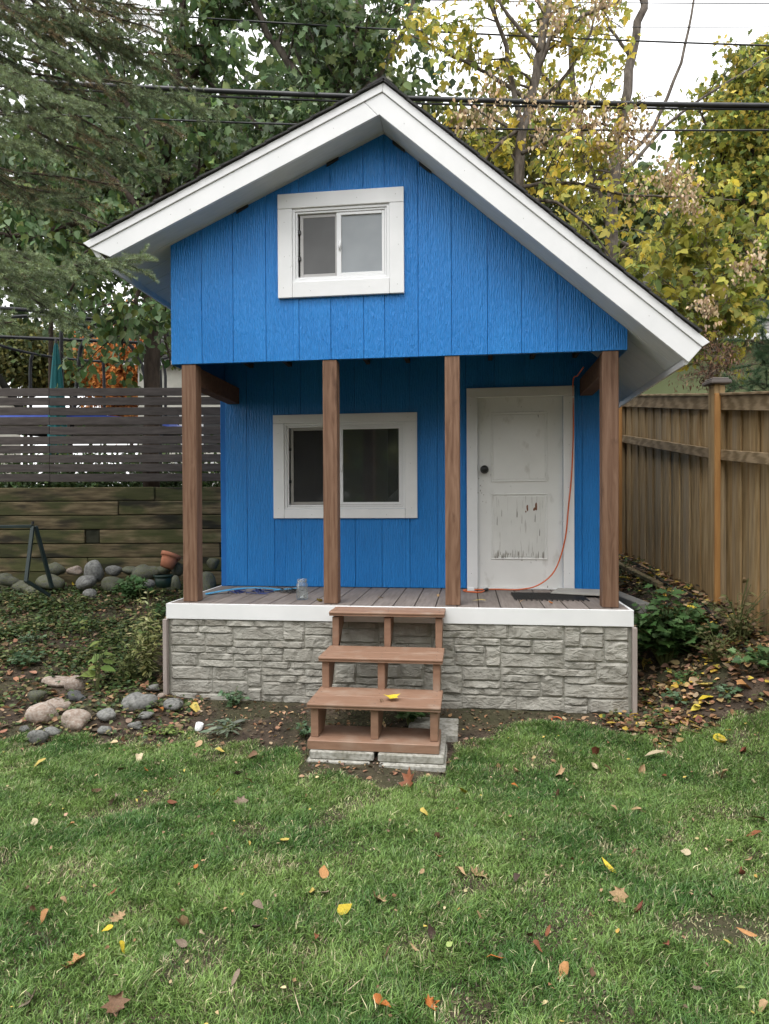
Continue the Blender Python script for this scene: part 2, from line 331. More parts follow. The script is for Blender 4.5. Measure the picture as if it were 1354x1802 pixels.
# ------------------------------------------------------------------ ground
def ground():
    gx = np.concatenate([-np.geomspace(300, 6.5, 14), np.arange(-6, 6.01, .07), np.geomspace(6.5, 300, 14)])
    gd = np.concatenate([np.array([-60, -25, -10, -4, -1.5, 0, .8]), np.arange(1.2, 7.95, .07), [8.0, 8.06, 8.2, 8.4], np.arange(8.7, 12, .4), np.geomspace(13, 600, 16)])
    A, D = np.meshgrid(gx, gd)
    X = CAM[0]+A*RT0[0]+D*FW0[0]; Y = CAM[1]+A*RT0[1]+D*FW0[1]; Z = height(X, Y)
    V = np.stack([X, Y, Z], -1).reshape(-1, 3); nx = len(gx); ny = len(gd)
    i = (np.arange(ny-1)[:, None]*nx+np.arange(nx-1)[None, :]).ravel()
    idx = np.stack([i, i+1, i+1+nx, i+nx], 1).ravel()
    me = fast_mesh('ground', V, np.full(len(i), 4), idx)
    m = mat('soil_and_thatch', [(.022, .016, .011), (.052, .037, .026), (.095, .07, .048)], ns=9, rough=.95, bump=.8, bs=30, dist=.03, detail=9, stain=[((.045, .05, .02), (1.6, 1.6, 1.6), .45, .6, .6), ((.17, .13, .085), (30, 30, 30), .62, .7, .6)])
    o = link('ground', me, m, None, None, True); o['kind'] = 'structure'
ground()
exec_order = 'setting'
# where the lawn grows (1) and where bare soil or leaf litter lies (0)
def lawn(x, y):
    lat, d = to_ld(x, y)
    edge = np.interp(lat, [-4, -2.3, -1.4, -.6, -.5, .35, .45, 1.2, 2.0, 2.6, 4], [4.85, 4.5, 4.52, 4.3, 3.95, 3.95, 4.4, 4.74, 4.5, 4.28, 4.05])
    e = edge-d+wob(x, y, .45, 2)*.12+wob(x, y, .16, 1)*.08
    bare = sstep(.30, .10, np.hypot((lat-1.30)/1.3, (d-2.5)/.42))*.78
    bare = np.maximum(bare, .45*sstep(.35, .9, wob(x, y, .38, 4)))
    return np.clip(sstep(-.05, .18, e)-bare, 0, 1)
def blades(name, n, dmin, dmax, hgt, cols, dens, kindlabel):
    d = np.sqrt(rng.uniform(dmin**2, dmax**2, n*2)); lat = (rng.uniform(-1, 1, n*2))*(d*.62+.35)
    x = CAM[0]+lat*RT0[0]+d*FW0[0]; y = CAM[1]+lat*RT0[1]+d*FW0[1]
    clump = .5+.5*wob(x, y, .10, 3)
    keep = rng.uniform(0, 1, n*2) < dens(x, y)*(.5+.5*clump)
    x, y = x[keep][:n], y[keep][:n]; n = len(x); z = height(x, y)
    hh = hgt*rng.uniform(.5, 1.25, n)*(.75+.3*wob(x, y, .5, 1)+.18*wob(x, y, .09, 3))*(.35+.65*dens(x, y))
    hh = np.clip(hh, .012, .12)
    la = 2.2*wob(x, y, .25, 2)+rng.normal(0, 1.6, n); lean = rng.uniform(.15, 1.25, n)*hh
    lx, ly = np.cos(la)*lean, np.sin(la)*lean
    wa = rng.uniform(0, 3.1416, n); wd = rng.uniform(.0013, .0027, n)
    wx, wy = np.cos(wa)*wd, np.sin(wa)*wd
    B = np.stack([x, y, z-.004], 1); Wd = np.stack([wx, wy, 0*wx], 1)
    Mi = B+np.stack([lx*.35, ly*.35, hh*.6], 1); Tp = B+np.stack([lx, ly, hh*rng.uniform(.7, 1.0, n)], 1)
    V = np.stack([B-Wd, B+Wd, Mi+Wd*.8, Mi-Wd*.8, Tp], 1).reshape(-1, 3)
    k = np.arange(n)*5
    idx = np.stack([k, k+1, k+2, k+3, k+3, k+2, k+4], 1).ravel(); cnt = np.tile([4, 3], n)
    t = np.clip(.5+.5*wob(x, y, .7, 2)+.25*wob(x, y, .2, 0)+rng.normal(0, .22, n), 0, 1)[:, None]
    c = np.array(cols[0])*(1-t)+np.array(cols[1])*t
    dry = rng.uniform(0, 1, n) < (.055+.05*np.clip(wob(x, y, .6, 1), 0, 1)+.5*(1-dens(x, y)))
    c = np.where(dry[:, None], np.array(cols[2])*rng.uniform(.6, 1.25, (n, 1)), c)*rng.uniform(.45, 1.55, (n, 1))
    o = link(name, fast_mesh(name, V, cnt, idx, np.repeat(c, 5, axis=0)), GRASSM)
    tag(o, kindlabel, 'grass', None, 'stuff')
blades('lawn_grass', 470000, 1.45, 4.95, .045, [(.068, .155, .035), (.215, .325, .088), (.52, .48, .28)], lawn, 'green lawn of fine blades running up to the flower bed')
def edge_dens(x, y):
    lat, d = to_ld(x, y)
    return np.where((x > -.05) & (x < 3.55) & (y > -.1), 0, (1-lawn(x, y))*.5*sstep(.2, .9, wob(x, y, .5, 0)+.25)*sstep(5.6, 4.6, d))
blades('sparse_bed_grass', 34000, 3.6, 5.6, .05, [(.05, .11, .03), (.11, .17, .05), (.33, .28, .15)], edge_dens, 'thin grass tufts straggling over the bare soil')

# ------------------------------------------------------------------ the playhouse
ZB, ZK = 2.645, .755            # bottom of the upper wall, deck level
XP, ZP = 1.715, 4.344           # ridge of the soffit planes
SL, SR = .441, .869             # left and right roof slopes
def zr(x, o=0): return (ZP-SL*(XP-x) if x < XP else ZP-SR*(x-XP))+o
PD, YB = 1.04, 2.5              # porch depth, back of the house
house = root('playhouse', (1.75, 1.2, 0), 'small bright blue playhouse with white trim, porch and asymmetric gable roof', 'playhouse')
def part(name): 
    o = bpy.data.objects.new(name, None); COL.objects.link(o); o.empty_display_size = .05; o.parent = house; WO[o] = WO[house].copy(); return o
def shell(name, mb, m=BLUEBACK, bevel=0, par=None): return mb.build(name, m, par or house, bevel)

def clip_board(par, xs, y0, y1, zlo, top, holes, m=BLUE):
    """vertical boards between the grooves xs; holes = (x0,x1,z0,z1) openings"""
    g = .0018
    for a, b in zip(xs[:-1], xs[1:]):
        cuts = sorted({a+g, b-g}|{h[k] for h in holes for k in (0, 1) if a+g < h[k] < b-g})
        for p, q in zip(cuts[:-1], cuts[1:]):
            spans = [(zlo, None)]
            for h in holes:
                if p >= h[0]-1e-6 and q <= h[1]+1e-6: spans = [(zlo, h[2]), (h[3], None)]
            for s0, s1 in spans:
                if s1 is None: 
                    if top(p) < s0+.01: continue
                    poly = [(p, s0), (q, s0), (q, top(q)), (p, top(p))]
                else:
                    if s1-s0 < .01: continue
                    poly = [(p, s0), (q, s0), (q, s1), (p, s1)]
                MB().prism(poly, y0, y1).build('siding_board', m, par, .0016)
# upper wall
UW = (1.0, 1.755, 3.245, 3.81)    # window opening upper
gro = [0, .257, .514, .78, 1.044, 1.295, 1.552, 1.7145, 1.97, 2.222, 2.489, 2.739, 2.999, 3.247, 3.5]
upper = MB()
for a, b in ((0, UW[0]), (UW[1], 3.5)):
    pts = [(a+.002, ZB+.004), (b-.002, ZB+.004), (b-.002, zr(b)-.004)]+([(XP, zr(XP)-.004)] if a < XP < b else [])+[(a+.002, zr(a)-.004)]
    upper.prism(pts, .012, .05)
upper.box(UW[0]+.001, UW[1]-.001, .012, .05, ZB+.004, UW[2]-.001)
upper.prism([(UW[0]+.001, UW[3]), (UW[1]-.001, UW[3]), (UW[1]-.001, zr(UW[1])-.004), (XP, ZP-.004), (UW[0]+.001, zr(UW[0])-.004)], .012, .05)
uw = shell('upper_wall', upper)
clip_board(uw, gro, 0, .011, ZB, lambda x: zr(x)-.001, [UW])
# lower wall
LW = (.632, 1.768, 1.485, 2.285); DR = (2.418, 3.185, ZK, 2.50)
grl = [.05, .263, .529, .787, 1.04, 1.30, 1.55, 1.808, 2.063, 2.32, 2.58, 2.84, 3.10, 3.345, 3.5]
lower = MB()
lower.box(.002, LW[0], PD+.012, PD+.05, ZK, ZB+.28).box(LW[1], DR[0], PD+.012, PD+.05, ZK, ZB+.28).box(DR[1], 3.498, PD+.012, PD+.05, ZK, ZB+.28)
lower.box(LW[0]+.001, LW[1]-.001, PD+.012, PD+.05, ZK, LW[2]).box(LW[0]+.001, LW[1]-.001, PD+.012, PD+.05, LW[3], ZB+.28).box(DR[0]+.001, DR[1]-.001, PD+.012, PD+.05, DR[3], ZB+.28)
lw = shell('lower_wall', lower)
clip_board(lw, grl, PD, PD+.011, ZK+.004, lambda x: ZB+.278, [LW, (DR[0], DR[1], ZK, DR[3])])
# side and back walls, loft floor
for sx, nm in ((0, 'left'), (3.5, 'right')):
    s = 1 if sx == 0 else -1
    zt = zr(sx)-.004
    sw = MB().box(*sorted((sx+s*.012, sx+s*.045)), .052, YB-.05, ZB+.004, zt).box(*sorted((sx+s*.012, sx+s*.045)), PD+.052, YB-.05, .03, ZB+.003).build('side_wall', BLUEBACK, house)
    y = .0
    while y < YB-.01:
        y1 = min(y+.256, YB)
        z0 = ZB if y < PD-.13 else .05
        if y < PD < y1 and z0 != ZB:
            z0 = ZB
        MB().box(*sorted((sx-s*.0005, sx+s*.011)), y+.0145 if y == 0 else y+.0035, y1-.0035, z0, zt).build('siding_board', BLUE, sw, .002)
        if z0 == ZB and y1 > PD: MB().box(*sorted((sx-s*.0005, sx+s*.011)), PD+.013, y1-.0035, .05, ZB-.003).build('siding_board', BLUE, sw, .002)
        y = y1
bw = MB(); bw.prism([(.05, .05), (3.45, .05), (3.45, zr(3.45)-.004), (XP, ZP-.004), (.05, zr(.05)-.004)], YB-.048, YB).build('back_wall', BLUE, house)
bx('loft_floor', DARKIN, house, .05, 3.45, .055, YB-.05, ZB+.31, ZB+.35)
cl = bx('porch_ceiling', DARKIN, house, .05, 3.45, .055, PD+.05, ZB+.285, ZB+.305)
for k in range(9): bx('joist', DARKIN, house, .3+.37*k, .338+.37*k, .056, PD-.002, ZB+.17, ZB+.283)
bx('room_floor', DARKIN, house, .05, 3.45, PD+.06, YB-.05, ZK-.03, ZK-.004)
# things dimly seen in the room: wall studs and a diagonal brace
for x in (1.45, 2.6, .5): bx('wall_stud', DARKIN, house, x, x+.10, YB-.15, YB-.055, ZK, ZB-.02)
MB().beam((1.25, PD+.42, 1.25), (2.25, PD+.42, 2.15), .03, .09).build('diagonal_brace', LTGREY, house)
bx('interior_panel', LTGREY, house, .06, 3.44, YB-.053, YB-.0485, ZK, ZB-.02, 0)
# small dark gaps where rafters meet the wall
for x in (.6, 1.32, 1.83, 2.03):
    k = SL if x < XP else -SR
    MB().prism([(x-.05, zr(x-.05)-.028), (x+.045, zr(x+.045)-.02), (x+.045, zr(x+.045)-.001), (x-.05, zr(x-.05)-.001)], -.012, -.001).build('rafter_gap', BLACK, house)

# ---- windows
def window(O, y, over, casing, parent, hazy):
    """O opening; y wall plane; casing outline (x0,x1,z0,z1)"""
    X0, X1, Z0, Z1 = casing; x0, x1, z0, z1 = O
    win = MB().box(x0, x0+.022, y-.012, y+.06, z0, z1).box(x1-.022, x1, y-.012, y+.06, z0, z1).box(x0+.022, x1-.022, y-.012, y+.06, z0, z0+.022).box(x0+.022, x1-.022, y-.012, y+.06, z1-.022, z1).build('window', VINYL, parent, .002)
    j = .001
    bx('trim_board', WHITE, win, X0, X1, y-.026, y-.001, z1+j, Z1)
    bx('trim_board', WHITE, win, X0, x0-j, y-.026, y-.001, Z0, z1-j)
    bx('trim_board', WHITE, win, x1+j, X1, y-.026, y-.001, Z0, z1-j)
    bx('trim_board', WHITE, win, x0+j, x1-j, y-.026, y-.001, Z0, z0-j)
    xm = x0+(x1-x0)*.455
    # inner step
    a, b, c, d = x0+.024, x1-.024, z0+.024, z1-.024
    MB().box(a, a+.014, y-.004, y+.05, c, d).box(b-.014, b, y-.004, y+.05, c, d).box(a+.014, b-.014, y-.004, y+.05, c, c+.014).box(a+.014, b-.014, y-.004, y+.05, d-.014, d).build('inner_frame', VINYL, win, .0015)
    # fixed right sash and its middle stile
    p, q, r_, s_ = xm, b-.016, c+.016, d-.016; st = .036
    MB().box(p, p+st, y+.002, y+.03, r_, s_).box(q-.02, q, y+.002, y+.03, r_, s_).box(p+st, q-.02, y+.002, y+.03, r_, r_+.022).box(p+st, q-.02, y+.002, y+.03, s_-.022, s_).build('sash_frame', VINYL, win, .002)
    bx('window_pane', GLASSH if hazy else GLASS, win, p+st+.001, q-.021, y+.014, y+.018, r_+.023, s_-.023, 0)
    # left: insect screen in a thin grey frame, standing back of the frame
    SG = VINYL if hazy else LTGREY
    p, q = a+.03, xm-.002; t = .026
    MB().box(p, p+t, y+.012, y+.022, r_, s_).box(q-.012, q, y+.012, y+.022, r_, s_).box(p+t, q-.012, y+.012, y+.022, r_, r_+t).box(p+t, q-.012, y+.012, y+.022, s_-t, s_).build('screen_frame', LTGREY if not hazy else mat('grey_screen_frame', [(.40, .39, .38), (.46, .45, .44)], rough=.5, bump=0), win, .002)
    bx('screen_mesh', SCREENU if hazy else SCREEN, win, p+t+.001, q-.013, y+.0155, y+.0165, r_+t+.001, s_-t-.001, 0)
    bx('window_pane', GLASSH if hazy else GLASS, win, p+.002, q-.002, y+.036, y+.040, r_, s_, 0)
    for k in (.3, .72): bx('screen_clip', BLACK, win, p-.014, p+.008, y+.002, y+.0115, r_+(s_-r_)*k-.014, r_+(s_-r_)*k+.014, .001)
    # latch
    zl = z0+(z1-z0)*.47; xl = xm+st*.5+.006
    pts = [(xl, y-.003, zl-.03), (xl+.004, y-.012, zl-.012), (xl+.004, y-.012, zl+.016), (xl, y-.003, zl+.034)]
    lt = MB().tube(pts, .006, 8).box(xl-.008, xl+.012, y-.006, y+.001, zl-.012, zl+.018).build('latch', VINYL, win, 0, True)
    return win
window(UW, 0, 0, (.885, 1.866, 3.125, 3.925), house, True)
window(LW, PD, 0, (.527, 1.879, 1.398, 2.365), house, False)

# ---- door
X0, X1, Z1 = 2.328, 3.274, 2.569
dy = PD+.02
door = bx('door', DOORW, house, DR[0]+.004, DR[1]-.004, dy, dy+.04, ZK+.012, DR[3]-.004, .002)
tb = 0.001
bx('door_casing', WHITE, house, X0, X1, PD-.026, PD-.001, 2.482, Z1)
bx('door_casing', WHITE, house, X0, DR[0]+.006, PD-.026, PD-.001, ZK+.003, 2.481)
bx('door_casing', WHITE, house, DR[1]-.006, X1, PD-.026, PD-.001, ZK+.003, 2.481)
for zs, ze, m in ((1.723, 2.352, DOORW), (1.022, 1.616, DOORPEEL)):
    a, b = 2.545, 3.045; f = .018
    pn = bx('door_panel', m, door, a+f+.006, b-f-.006, dy-.0045, dy-.0005, zs+f+.006, ze-f-.006, .002)
    fr = MB()
    for q in ((a, b, zs, zs+.011), (a, b, ze-.011, ze), (a, a+.011, zs+.0112, ze-.0112), (b-.011, b, zs+.0112, ze-.0112)):
        fr.box(q[0], q[1], dy-.009, dy-.0005, q[2], q[3])
    fr.build('panel_moulding', DOORW, door, .003)
for x in (2.50,): 
    Mr = Matrix.Rotation(R(90), 4, 'X')
    kb = MB().lathe((2.487, dy-.001, 1.837), [(0, .012), (.036, .012), (.038, .004), (.036, 0), (0, 0)][::-1], 20, Mr).lathe((2.487, dy-.001, 1.837), [(.011, .008), (.012, .03), (.026, .036), (.033, .05), (.031, .064), (.018, .074), (0, .077)], 20, Mr).build('door_knob', BLACK, door, 0, True)
GREYCH = mat('grey_bare_door_core', [(.26, .24, .20), (.40, .38, .34)], (30, 30, 3), 4, .8, .3)
for k in range(46):
    cx = rnd.uniform(2.575, 3.02); lowb = rnd.random() < .75; cz = rnd.uniform(1.045, 1.085) if lowb else rnd.uniform(1.1, 1.45); hh_ = rnd.uniform(.012, .04) if lowb else rnd.uniform(.01, .05); ww_ = rnd.uniform(.0015, .005)
    MB().prism([(cx-ww_, cz-hh_*.8), (cx+ww_*.6, cz-hh_), (cx+ww_, cz+hh_*.2), (cx+.001, cz+hh_), (cx-ww_*.5, cz+hh_*.4)], dy-.0055, dy-.0046).build('paint_chip', GREYCH, door)
for k in range(12):
    cx = rnd.gauss(2.475, .02); cz = rnd.gauss(1.66, .09); q_ = rnd.uniform(.002, .005)
    MB().prism([(cx-q_, cz), (cx, cz-q_*2), (cx+q_, cz+.002), (cx+.001, cz+q_*2)], dy-.0008, dy+.0002).build('paint_chip', GREYCH, door)
# bare chips of wood where the paint has come off the lower panel
CHIP = mat('bare_red_brown_wood', [(.14, .06, .03), (.24, .11, .055)], (30, 30, 3), 4, .8, .2)
for cx, cz, h_, w_ in ((2.868, 1.49, .06, .016), (2.945, 1.50, .075, .018), (2.93, 1.475, .03, .02), (2.855, 1.455, .02, .012)):
    pts = []
    for k in range(9):
        an = 2*math.pi*k/9; rr = rnd.uniform(.35, .65); pts.append((cx+math.cos(an)*w_*rr, cz+math.sin(an)*h_*rr))
    MB().prism(pts, dy-.0056, dy-.0046).build('paint_chip', CHIP, door)
bx('threshold', WHITE, house, DR[0]+.01, DR[1]-.01, PD-.01, PD+.06, ZK+.001, ZK+.011, .001)

# ---- porch: posts, beams, deck, white band, stone skirt
for x0_, w_ in ((.082, .118), (1.226, .112), (2.168, .113), (3.322, .117)):
    zt = ZB-.001
    bx('post', POSTW, house, x0_, x0_+w_, .006, .006+.115, ZK+.001, zt, .005)
for x0_ in (.085, 3.325):
    bx('beam', BEAMW, house, x0_, x0_+.11, .123, PD-.002, ZB-.165, ZB-.013, .004)

deckp = bx('deck_frame', BEAMW, house, -.01, 3.51, -.05, YB, ZK-.12, ZK-.034, 0)
x = -.005; i = 0
while x < 3.5:
    x1 = min(x+.1615, 3.505); 
    y1_ = PD-.002
    o = bx('deck_board', DECKW, house, x+.0035, x1-.0035, -.045, y1_, ZK-.03+rnd.uniform(-.001, .001), ZK, .003)
    x = x1
def band(par, a, b, y0, y1): return bx('deck_edge_board', WHITE, par, a, b, y0, y1, .632, ZK-.003, .002)
band(house, -.026, 3.526, -.072, -.048)
bx('deck_edge_board', WHITE, house, -.026, -.006, -.047, 1.2, .632, ZK-.003, .002); bx('deck_edge_board', WHITE, house, 3.506, 3.526, -.047, 1.2, .632, ZK-.003, .002)
def ashlar(W_, H_, seed):
    """irregular coursed layout on a unit grid"""
    r = random.Random(seed); used = [[0]*W_ for _ in range(H_)]; out = []
    for j in range(H_-1, -1, -1):
        for i in range(W_):
            if used[j][i]: continue
            free = 0
            while i+free < W_ and not used[j][i+free]: free += 1
            kind = r.random()
            if kind < .13: w_, h_ = r.randint(2, 3), 3
            elif kind < .5: w_, h_ = r.randint(4, 7), 2
            else: w_, h_ = r.randint(3, 6), 1
            w_ = min(w_, free)
            if free-w_ in (1, 2): w_ = free
            h = 1
            while h < h_ and j-h >= 0 and all(not used[j-h][i+k] for k in range(w_)): h += 1
            for a in range(h):
                for b in range(w_): used[j-a][i+b] = 1
            out.append((i, j-h+1, w_, h))
    return out
def stone(par, a0, a1, z0, z1, place, seed, m=STONE):
    r = np.random.default_rng(seed)
    nx = max(4, min(10, int((a1-a0)/.028))); nz = max(4, min(8, int((z1-z0)/.022)))
    dep = r.uniform(.009, .016); ph = r.uniform(0, 6.28, 4); tilt = r.uniform(-.006, .006); tilz = r.uniform(-.006, .002)
    V = []; F = []; cut = r.uniform(0, .006, 4)
    us = np.concatenate([[0, .0], np.linspace(.09, .91, nx-2), [1]])[[0]+list(range(2, nx+1))]
    vs_ = np.concatenate([[0], np.linspace(.12, .88, nz-2), [1]])
    for j, v in enumerate(vs_):
        for i, u in enumerate(us):
            aa = a0+(a1-a0)*u; zz = z0+(z1-z0)*v
            ed = (i in (0, len(us)-1)) or (j in (0, len(vs_)-1))
            if ed:
                q = 0.0; aa += (r.uniform(0, .002) if i == 0 else -r.uniform(0, .002) if i == len(us)-1 else 0); zz += (r.uniform(0, .0025) if j == 0 else -r.uniform(0, .0025) if j == len(vs_)-1 else 0)
            else:
                q = dep+tilt*(u-.5)*2+tilz*(v-.5)*2+.0025*math.sin(14*u+ph[0]+4*v)+.004*math.sin(9*v+6*u+ph[1])+r.uniform(-.0022, .0022)
                aa += r.uniform(-.004, .004); zz += r.uniform(-.003, .003)
            V.append(place(aa, q, zz))
    n = len(us)
    for j in range(len(vs_)-1):
        for i in range(n-1):
            a = j*n+i
            F += [(a, a+1, a+n+1), (a, a+n+1, a+n)] if r.random() < .5 else [(a, a+1, a+n), (a+1, a+n+1, a+n)]
    mb = MB().add(V, F); return mb.build('stone', m, par, 0, False, False)
sk = bx('stone_skirt', MORTAR, house, -.012, 3.512, -.052, -.0515+.03, -.25, .631, 0)
u_ = .0573; zu = .053
for (i, j, w_, h_) in ashlar(61, 15, 5):
    a0, a1 = i*u_, (i+w_)*u_; z0, z1 = -.165+j*zu+.0012, -.165+(j+h_)*zu-.0012
    stone(sk, a0+.0012, a1-.0012, z0, z1, lambda a, q, z: (a, -.0525-q, z), i*97+j*13+1)
for sx in (0, 1):
    sks = bx('stone_skirt', MORTAR, house, *((-.012, .018) if sx == 0 else (3.482, 3.512)), -.02, 1.6, -.25, .631, 0)
    for (i, j, w_, h_) in ashlar(28, 15, 9+sx):
        a0, a1 = -.02+i*u_+.002, -.02+(i+w_)*u_-.002; z0, z1 = -.165+j*zu+.0018, -.165+(j+h_)*zu-.0018
        stone(sks, a0, a1, z0, z1, (lambda a, q, z: (-.013-q, -a+1.56, z)) if sx == 0 else (lambda a, q, z: (3.513+q, a, z)), i*31+j*7+sx)
for x0_, x1_ in ((-.046, -.014), (3.514, 3.546)): bx('corner_trim', TAUPE, house, x0_, x1_, -.095, -.0475, -.2, .629, .003)

# ---- roof
RK = -.24
roof = MB()
la, ra = math.atan(SL), math.atan(SR)
def offL(x, n): return (x-math.sin(la)*n, zr(x)+math.cos(la)*n)
def offR(x, n): return (x+math.sin(ra)*n, zr(x)+math.cos(ra)*n)
YE = 2.72
def plumb(n): # apex of the two planes offset by n
    # intersection of z=ZP-SL(XP-x)+n/cos(la) and z=ZP-SR(x-XP)+n/cos(ra)
    a = n/math.cos(la); b = n/math.cos(ra); dx = (b-a)/(SL+SR); return (XP+dx, ZP+SL*dx+a)
EL, ER = -.43, 3.835
zL = lambda x: ZP-SL*(XP-x)
zR = lambda x: ZP-SR*(x-XP)
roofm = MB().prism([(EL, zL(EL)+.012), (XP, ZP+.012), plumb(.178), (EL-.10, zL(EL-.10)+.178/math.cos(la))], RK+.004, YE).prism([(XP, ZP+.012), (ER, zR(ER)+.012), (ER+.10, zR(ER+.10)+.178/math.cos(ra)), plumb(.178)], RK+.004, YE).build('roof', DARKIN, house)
y = RK+.006; 
while y < YE-.01:                        # soffit boards run down the slope
    y1_ = min(y+.203, YE)
    zf = .0015
    MB().prism([(EL+.016, zL(EL+.016)+.001), (XP-.001, ZP), (XP-.001, ZP+.011), (EL+.016, zL(EL+.016)+.011)], y+.0025, y1_-.0025).build('soffit_board', SOFFIT, roofm, .0015)
    MB().prism([(XP+.001, ZP), (ER-.02, zR(ER-.02)+.001), (ER-.02, zR(ER-.02)+.011), (XP+.001, ZP+.011)], y+.0025, y1_-.0025).build('soffit_board', SOFFIT, roofm, .0015)
    y = y1_
# rake boards
yf0, yf1 = RK-.022, RK+.003
mL = lambda x: (x, zL(x)+.128/math.cos(la)); mR = lambda x: (x, zR(x)+.128/math.cos(ra))
tL = lambda x: (x, zL(x)+.183/math.cos(la)); tR = lambda x: (x, zR(x)+.183/math.cos(ra))
ap = plumb(.128); at_ = plumb(.183)
g = .0015
MB().prism([(-.362, zL(-.362)-.006), (1.704-.003, zL(1.704)-.006), (1.608-.003, mL(1.608)[1]-g), (-.526, mL(-.526)[1]-g)], yf0, yf1).build('rake_board', WHITE, roofm, .002)
MB().prism([(1.704, zL(1.704)-.006), (XP, ZP-.006), (3.843, zR(3.843)-.006), (3.93, mR(3.93)[1]-g), (ap[0], ap[1]-g), (1.608, mL(1.608)[1]-g)], yf0, yf1).build('rake_board', WHITE, roofm, .002)
MB().prism([(-.526, mL(-.526)[1]+g), (ap[0]-.001, ap[1]+g), (at_[0]-.001, at_[1]), (-.575, tL(-.575)[1])], yf0-.010, yf1).build('rake_trim', WHITE, roofm, .002)
MB().prism([(3.93, mR(3.93)[1]+g), (3.978, tR(3.978)[1]), (at_[0]+.001, at_[1]), (ap[0]+.001, ap[1]+g)], yf0-.010, yf1).build('rake_trim', WHITE, roofm, .002)
# eave boards
MB().prism([(EL-.006, zL(EL)-.035), (EL+.012, zL(EL)-.035), (EL+.012, zL(EL)+.02), (EL-.1, zL(EL-.1)+.165/math.cos(la)), (EL-.12, zL(EL-.1)+.16/math.cos(la))], RK+.0035, YE).build('eave_board', WHITE, roofm)
MB().prism([(ER-.014, zR(ER)-.025), (ER+.004, zR(ER)-.025), (ER+.115, zR(ER+.1)+.16/math.cos(ra)), (ER+.095, zR(ER+.1)+.165/math.cos(ra)), (ER-.014, zR(ER)+.03)], RK+.0035, YE).build('eave_board', WHITE, roofm)
# shingle courses
def courses(side):
    a = la if side < 0 else ra; x_end = -.535 if side < 0 else 3.872
    ln = abs(x_end-XP)/math.cos(a); n = 13; st = ln/n
    A0 = np.array(plumb(.186))
    d_ = np.array([-math.cos(a), -math.sin(a)]) if side < 0 else np.array([math.cos(a), -math.sin(a)])
    nn = np.array([-math.sin(a), math.cos(a)]) if side < 0 else np.array([math.sin(a), math.cos(a)])
    for i in range(n-1, -1, -1):
        p0 = A0+d_*(i*st); p1 = A0+d_*((i+1)*st+.01)
        MB().prism([tuple(p0+nn*.001), tuple(p1+nn*.008), tuple(p1+nn*.022), tuple(p0+nn*.012)], RK-.05, YE+.03).build('shingle_row', ROOFM, roofm)
courses(-1); courses(1)
A0 = plumb(.2)
MB().prism([(A0[0]-.12, A0[1]-.12*SL), (A0[0], A0[1]), (A0[0]+.1, A0[1]-.1*SR), (A0[0]+.1, A0[1]-.1*SR+.014), (A0[0], A0[1]+.018), (A0[0]-.12, A0[1]-.12*SL+.014)], RK-.052, YE+.03).build('ridge_cap', ROOFM, roofm)

NAIL = mat('filled_nail_head', [(.42, .42, .40), (.5, .5, .48)], bump=0)
def nails(pts, y, q=.0035):
    for x, z in pts:
        z += rnd.uniform(-.01, .01); x += rnd.uniform(-.008, .008)
        MB().prism([(x+q*math.cos(k*1.047), z+q*math.sin(k*1.047)) for k in range(6)], y-.0008, y+.0002).build('nail_head', NAIL, house)
nails([(.93, 3.2), (.93, 3.45), (.93, 3.7), (1.82, 3.2), (1.82, 3.5), (1.82, 3.7), (.95, 3.87), (1.2, 3.87), (1.5, 3.87), (1.8, 3.87), (1.15, 3.18), (1.6, 3.18)], -.026)
nails([(.57, 1.5), (.57, 1.85), (.57, 2.2), (1.82, 1.5), (1.82, 1.9), (1.82, 2.2), (.6, 2.32), (1.8, 2.32), (.9, 1.44), (1.6, 1.44)]+[(2.37, .9+.38*k) for k in range(5)]+[(3.23, .9+.38*k) for k in range(5)], PD-.026)
nails([(-.3+.42*k, zL(-.3+.42*k)+.07) for k in range(5)]+[(1.9+.42*k, zR(1.9+.42*k)+.085) for k in range(5)], yf0)

# ------------------------------------------------------------------ steps
st = root('porch_steps', (1.75, -.6, .03), 'brown composite three tread steps with open backs leading up to the porch', 'steps')
xs0, xs1 = 1.335, 2.172
TR = [(.748, -.075, -.315), (.497, -.29, -.665), (.280, -.60, -.995)]
for z, yb_, yf_ in TR:
    wm = (yb_+yf_)/2-.01
    bx('tread_board', STEPW, st, xs0, xs1, wm+.002, yb_, z-.032, z, .004)
    MB().prism([(yf_+.006, z-.032), (wm-.002, z-.032), (wm-.002, z), (yf_+.004, z), (yf_, z-.006), (yf_, z-.014), (yf_+.007, z-.018)], xs0, xs1, 'x').build('tread_board', STEPW, st, .0015)
prof = [(-.078, .704), (-.285, .704), (-.285, .464), (-.41, .464), (-.63, .464), (-.63, .229), (-.72, .229), (-.965, .229), (-.965, .10), (-.80, .10), (-.52, .30), (-.47, .42), (-.20, .55), (-.13, .62), (-.078, .64)]
for x0_, x1_ in ((xs0+.018, xs0+.066), (1.735, 1.783), (xs1-.066, xs1-.018)):
    MB().prism([(-.078, .7055), (-.285, .7055), (-.285, .497-.033), (-.635, .464), (-.635, .2475), (-.965, .2475), (-.965, .0590), (-.79, .0590), (-.66, .22), (-.50, .28), (-.42, .42), (-.22, .50), (-.13, .60), (-.078, .62)], x0_, x1_, 'x').build('stringer', STEPW, st, .003)
bx('base_board', STEPW, st, xs0+.008, xs1-.008, -1.02, -.72, .001, .058, .004)
SCREW = mat('dull_screw_head', [(.10, .08, .07), (.16, .13, .11)], bump=0)
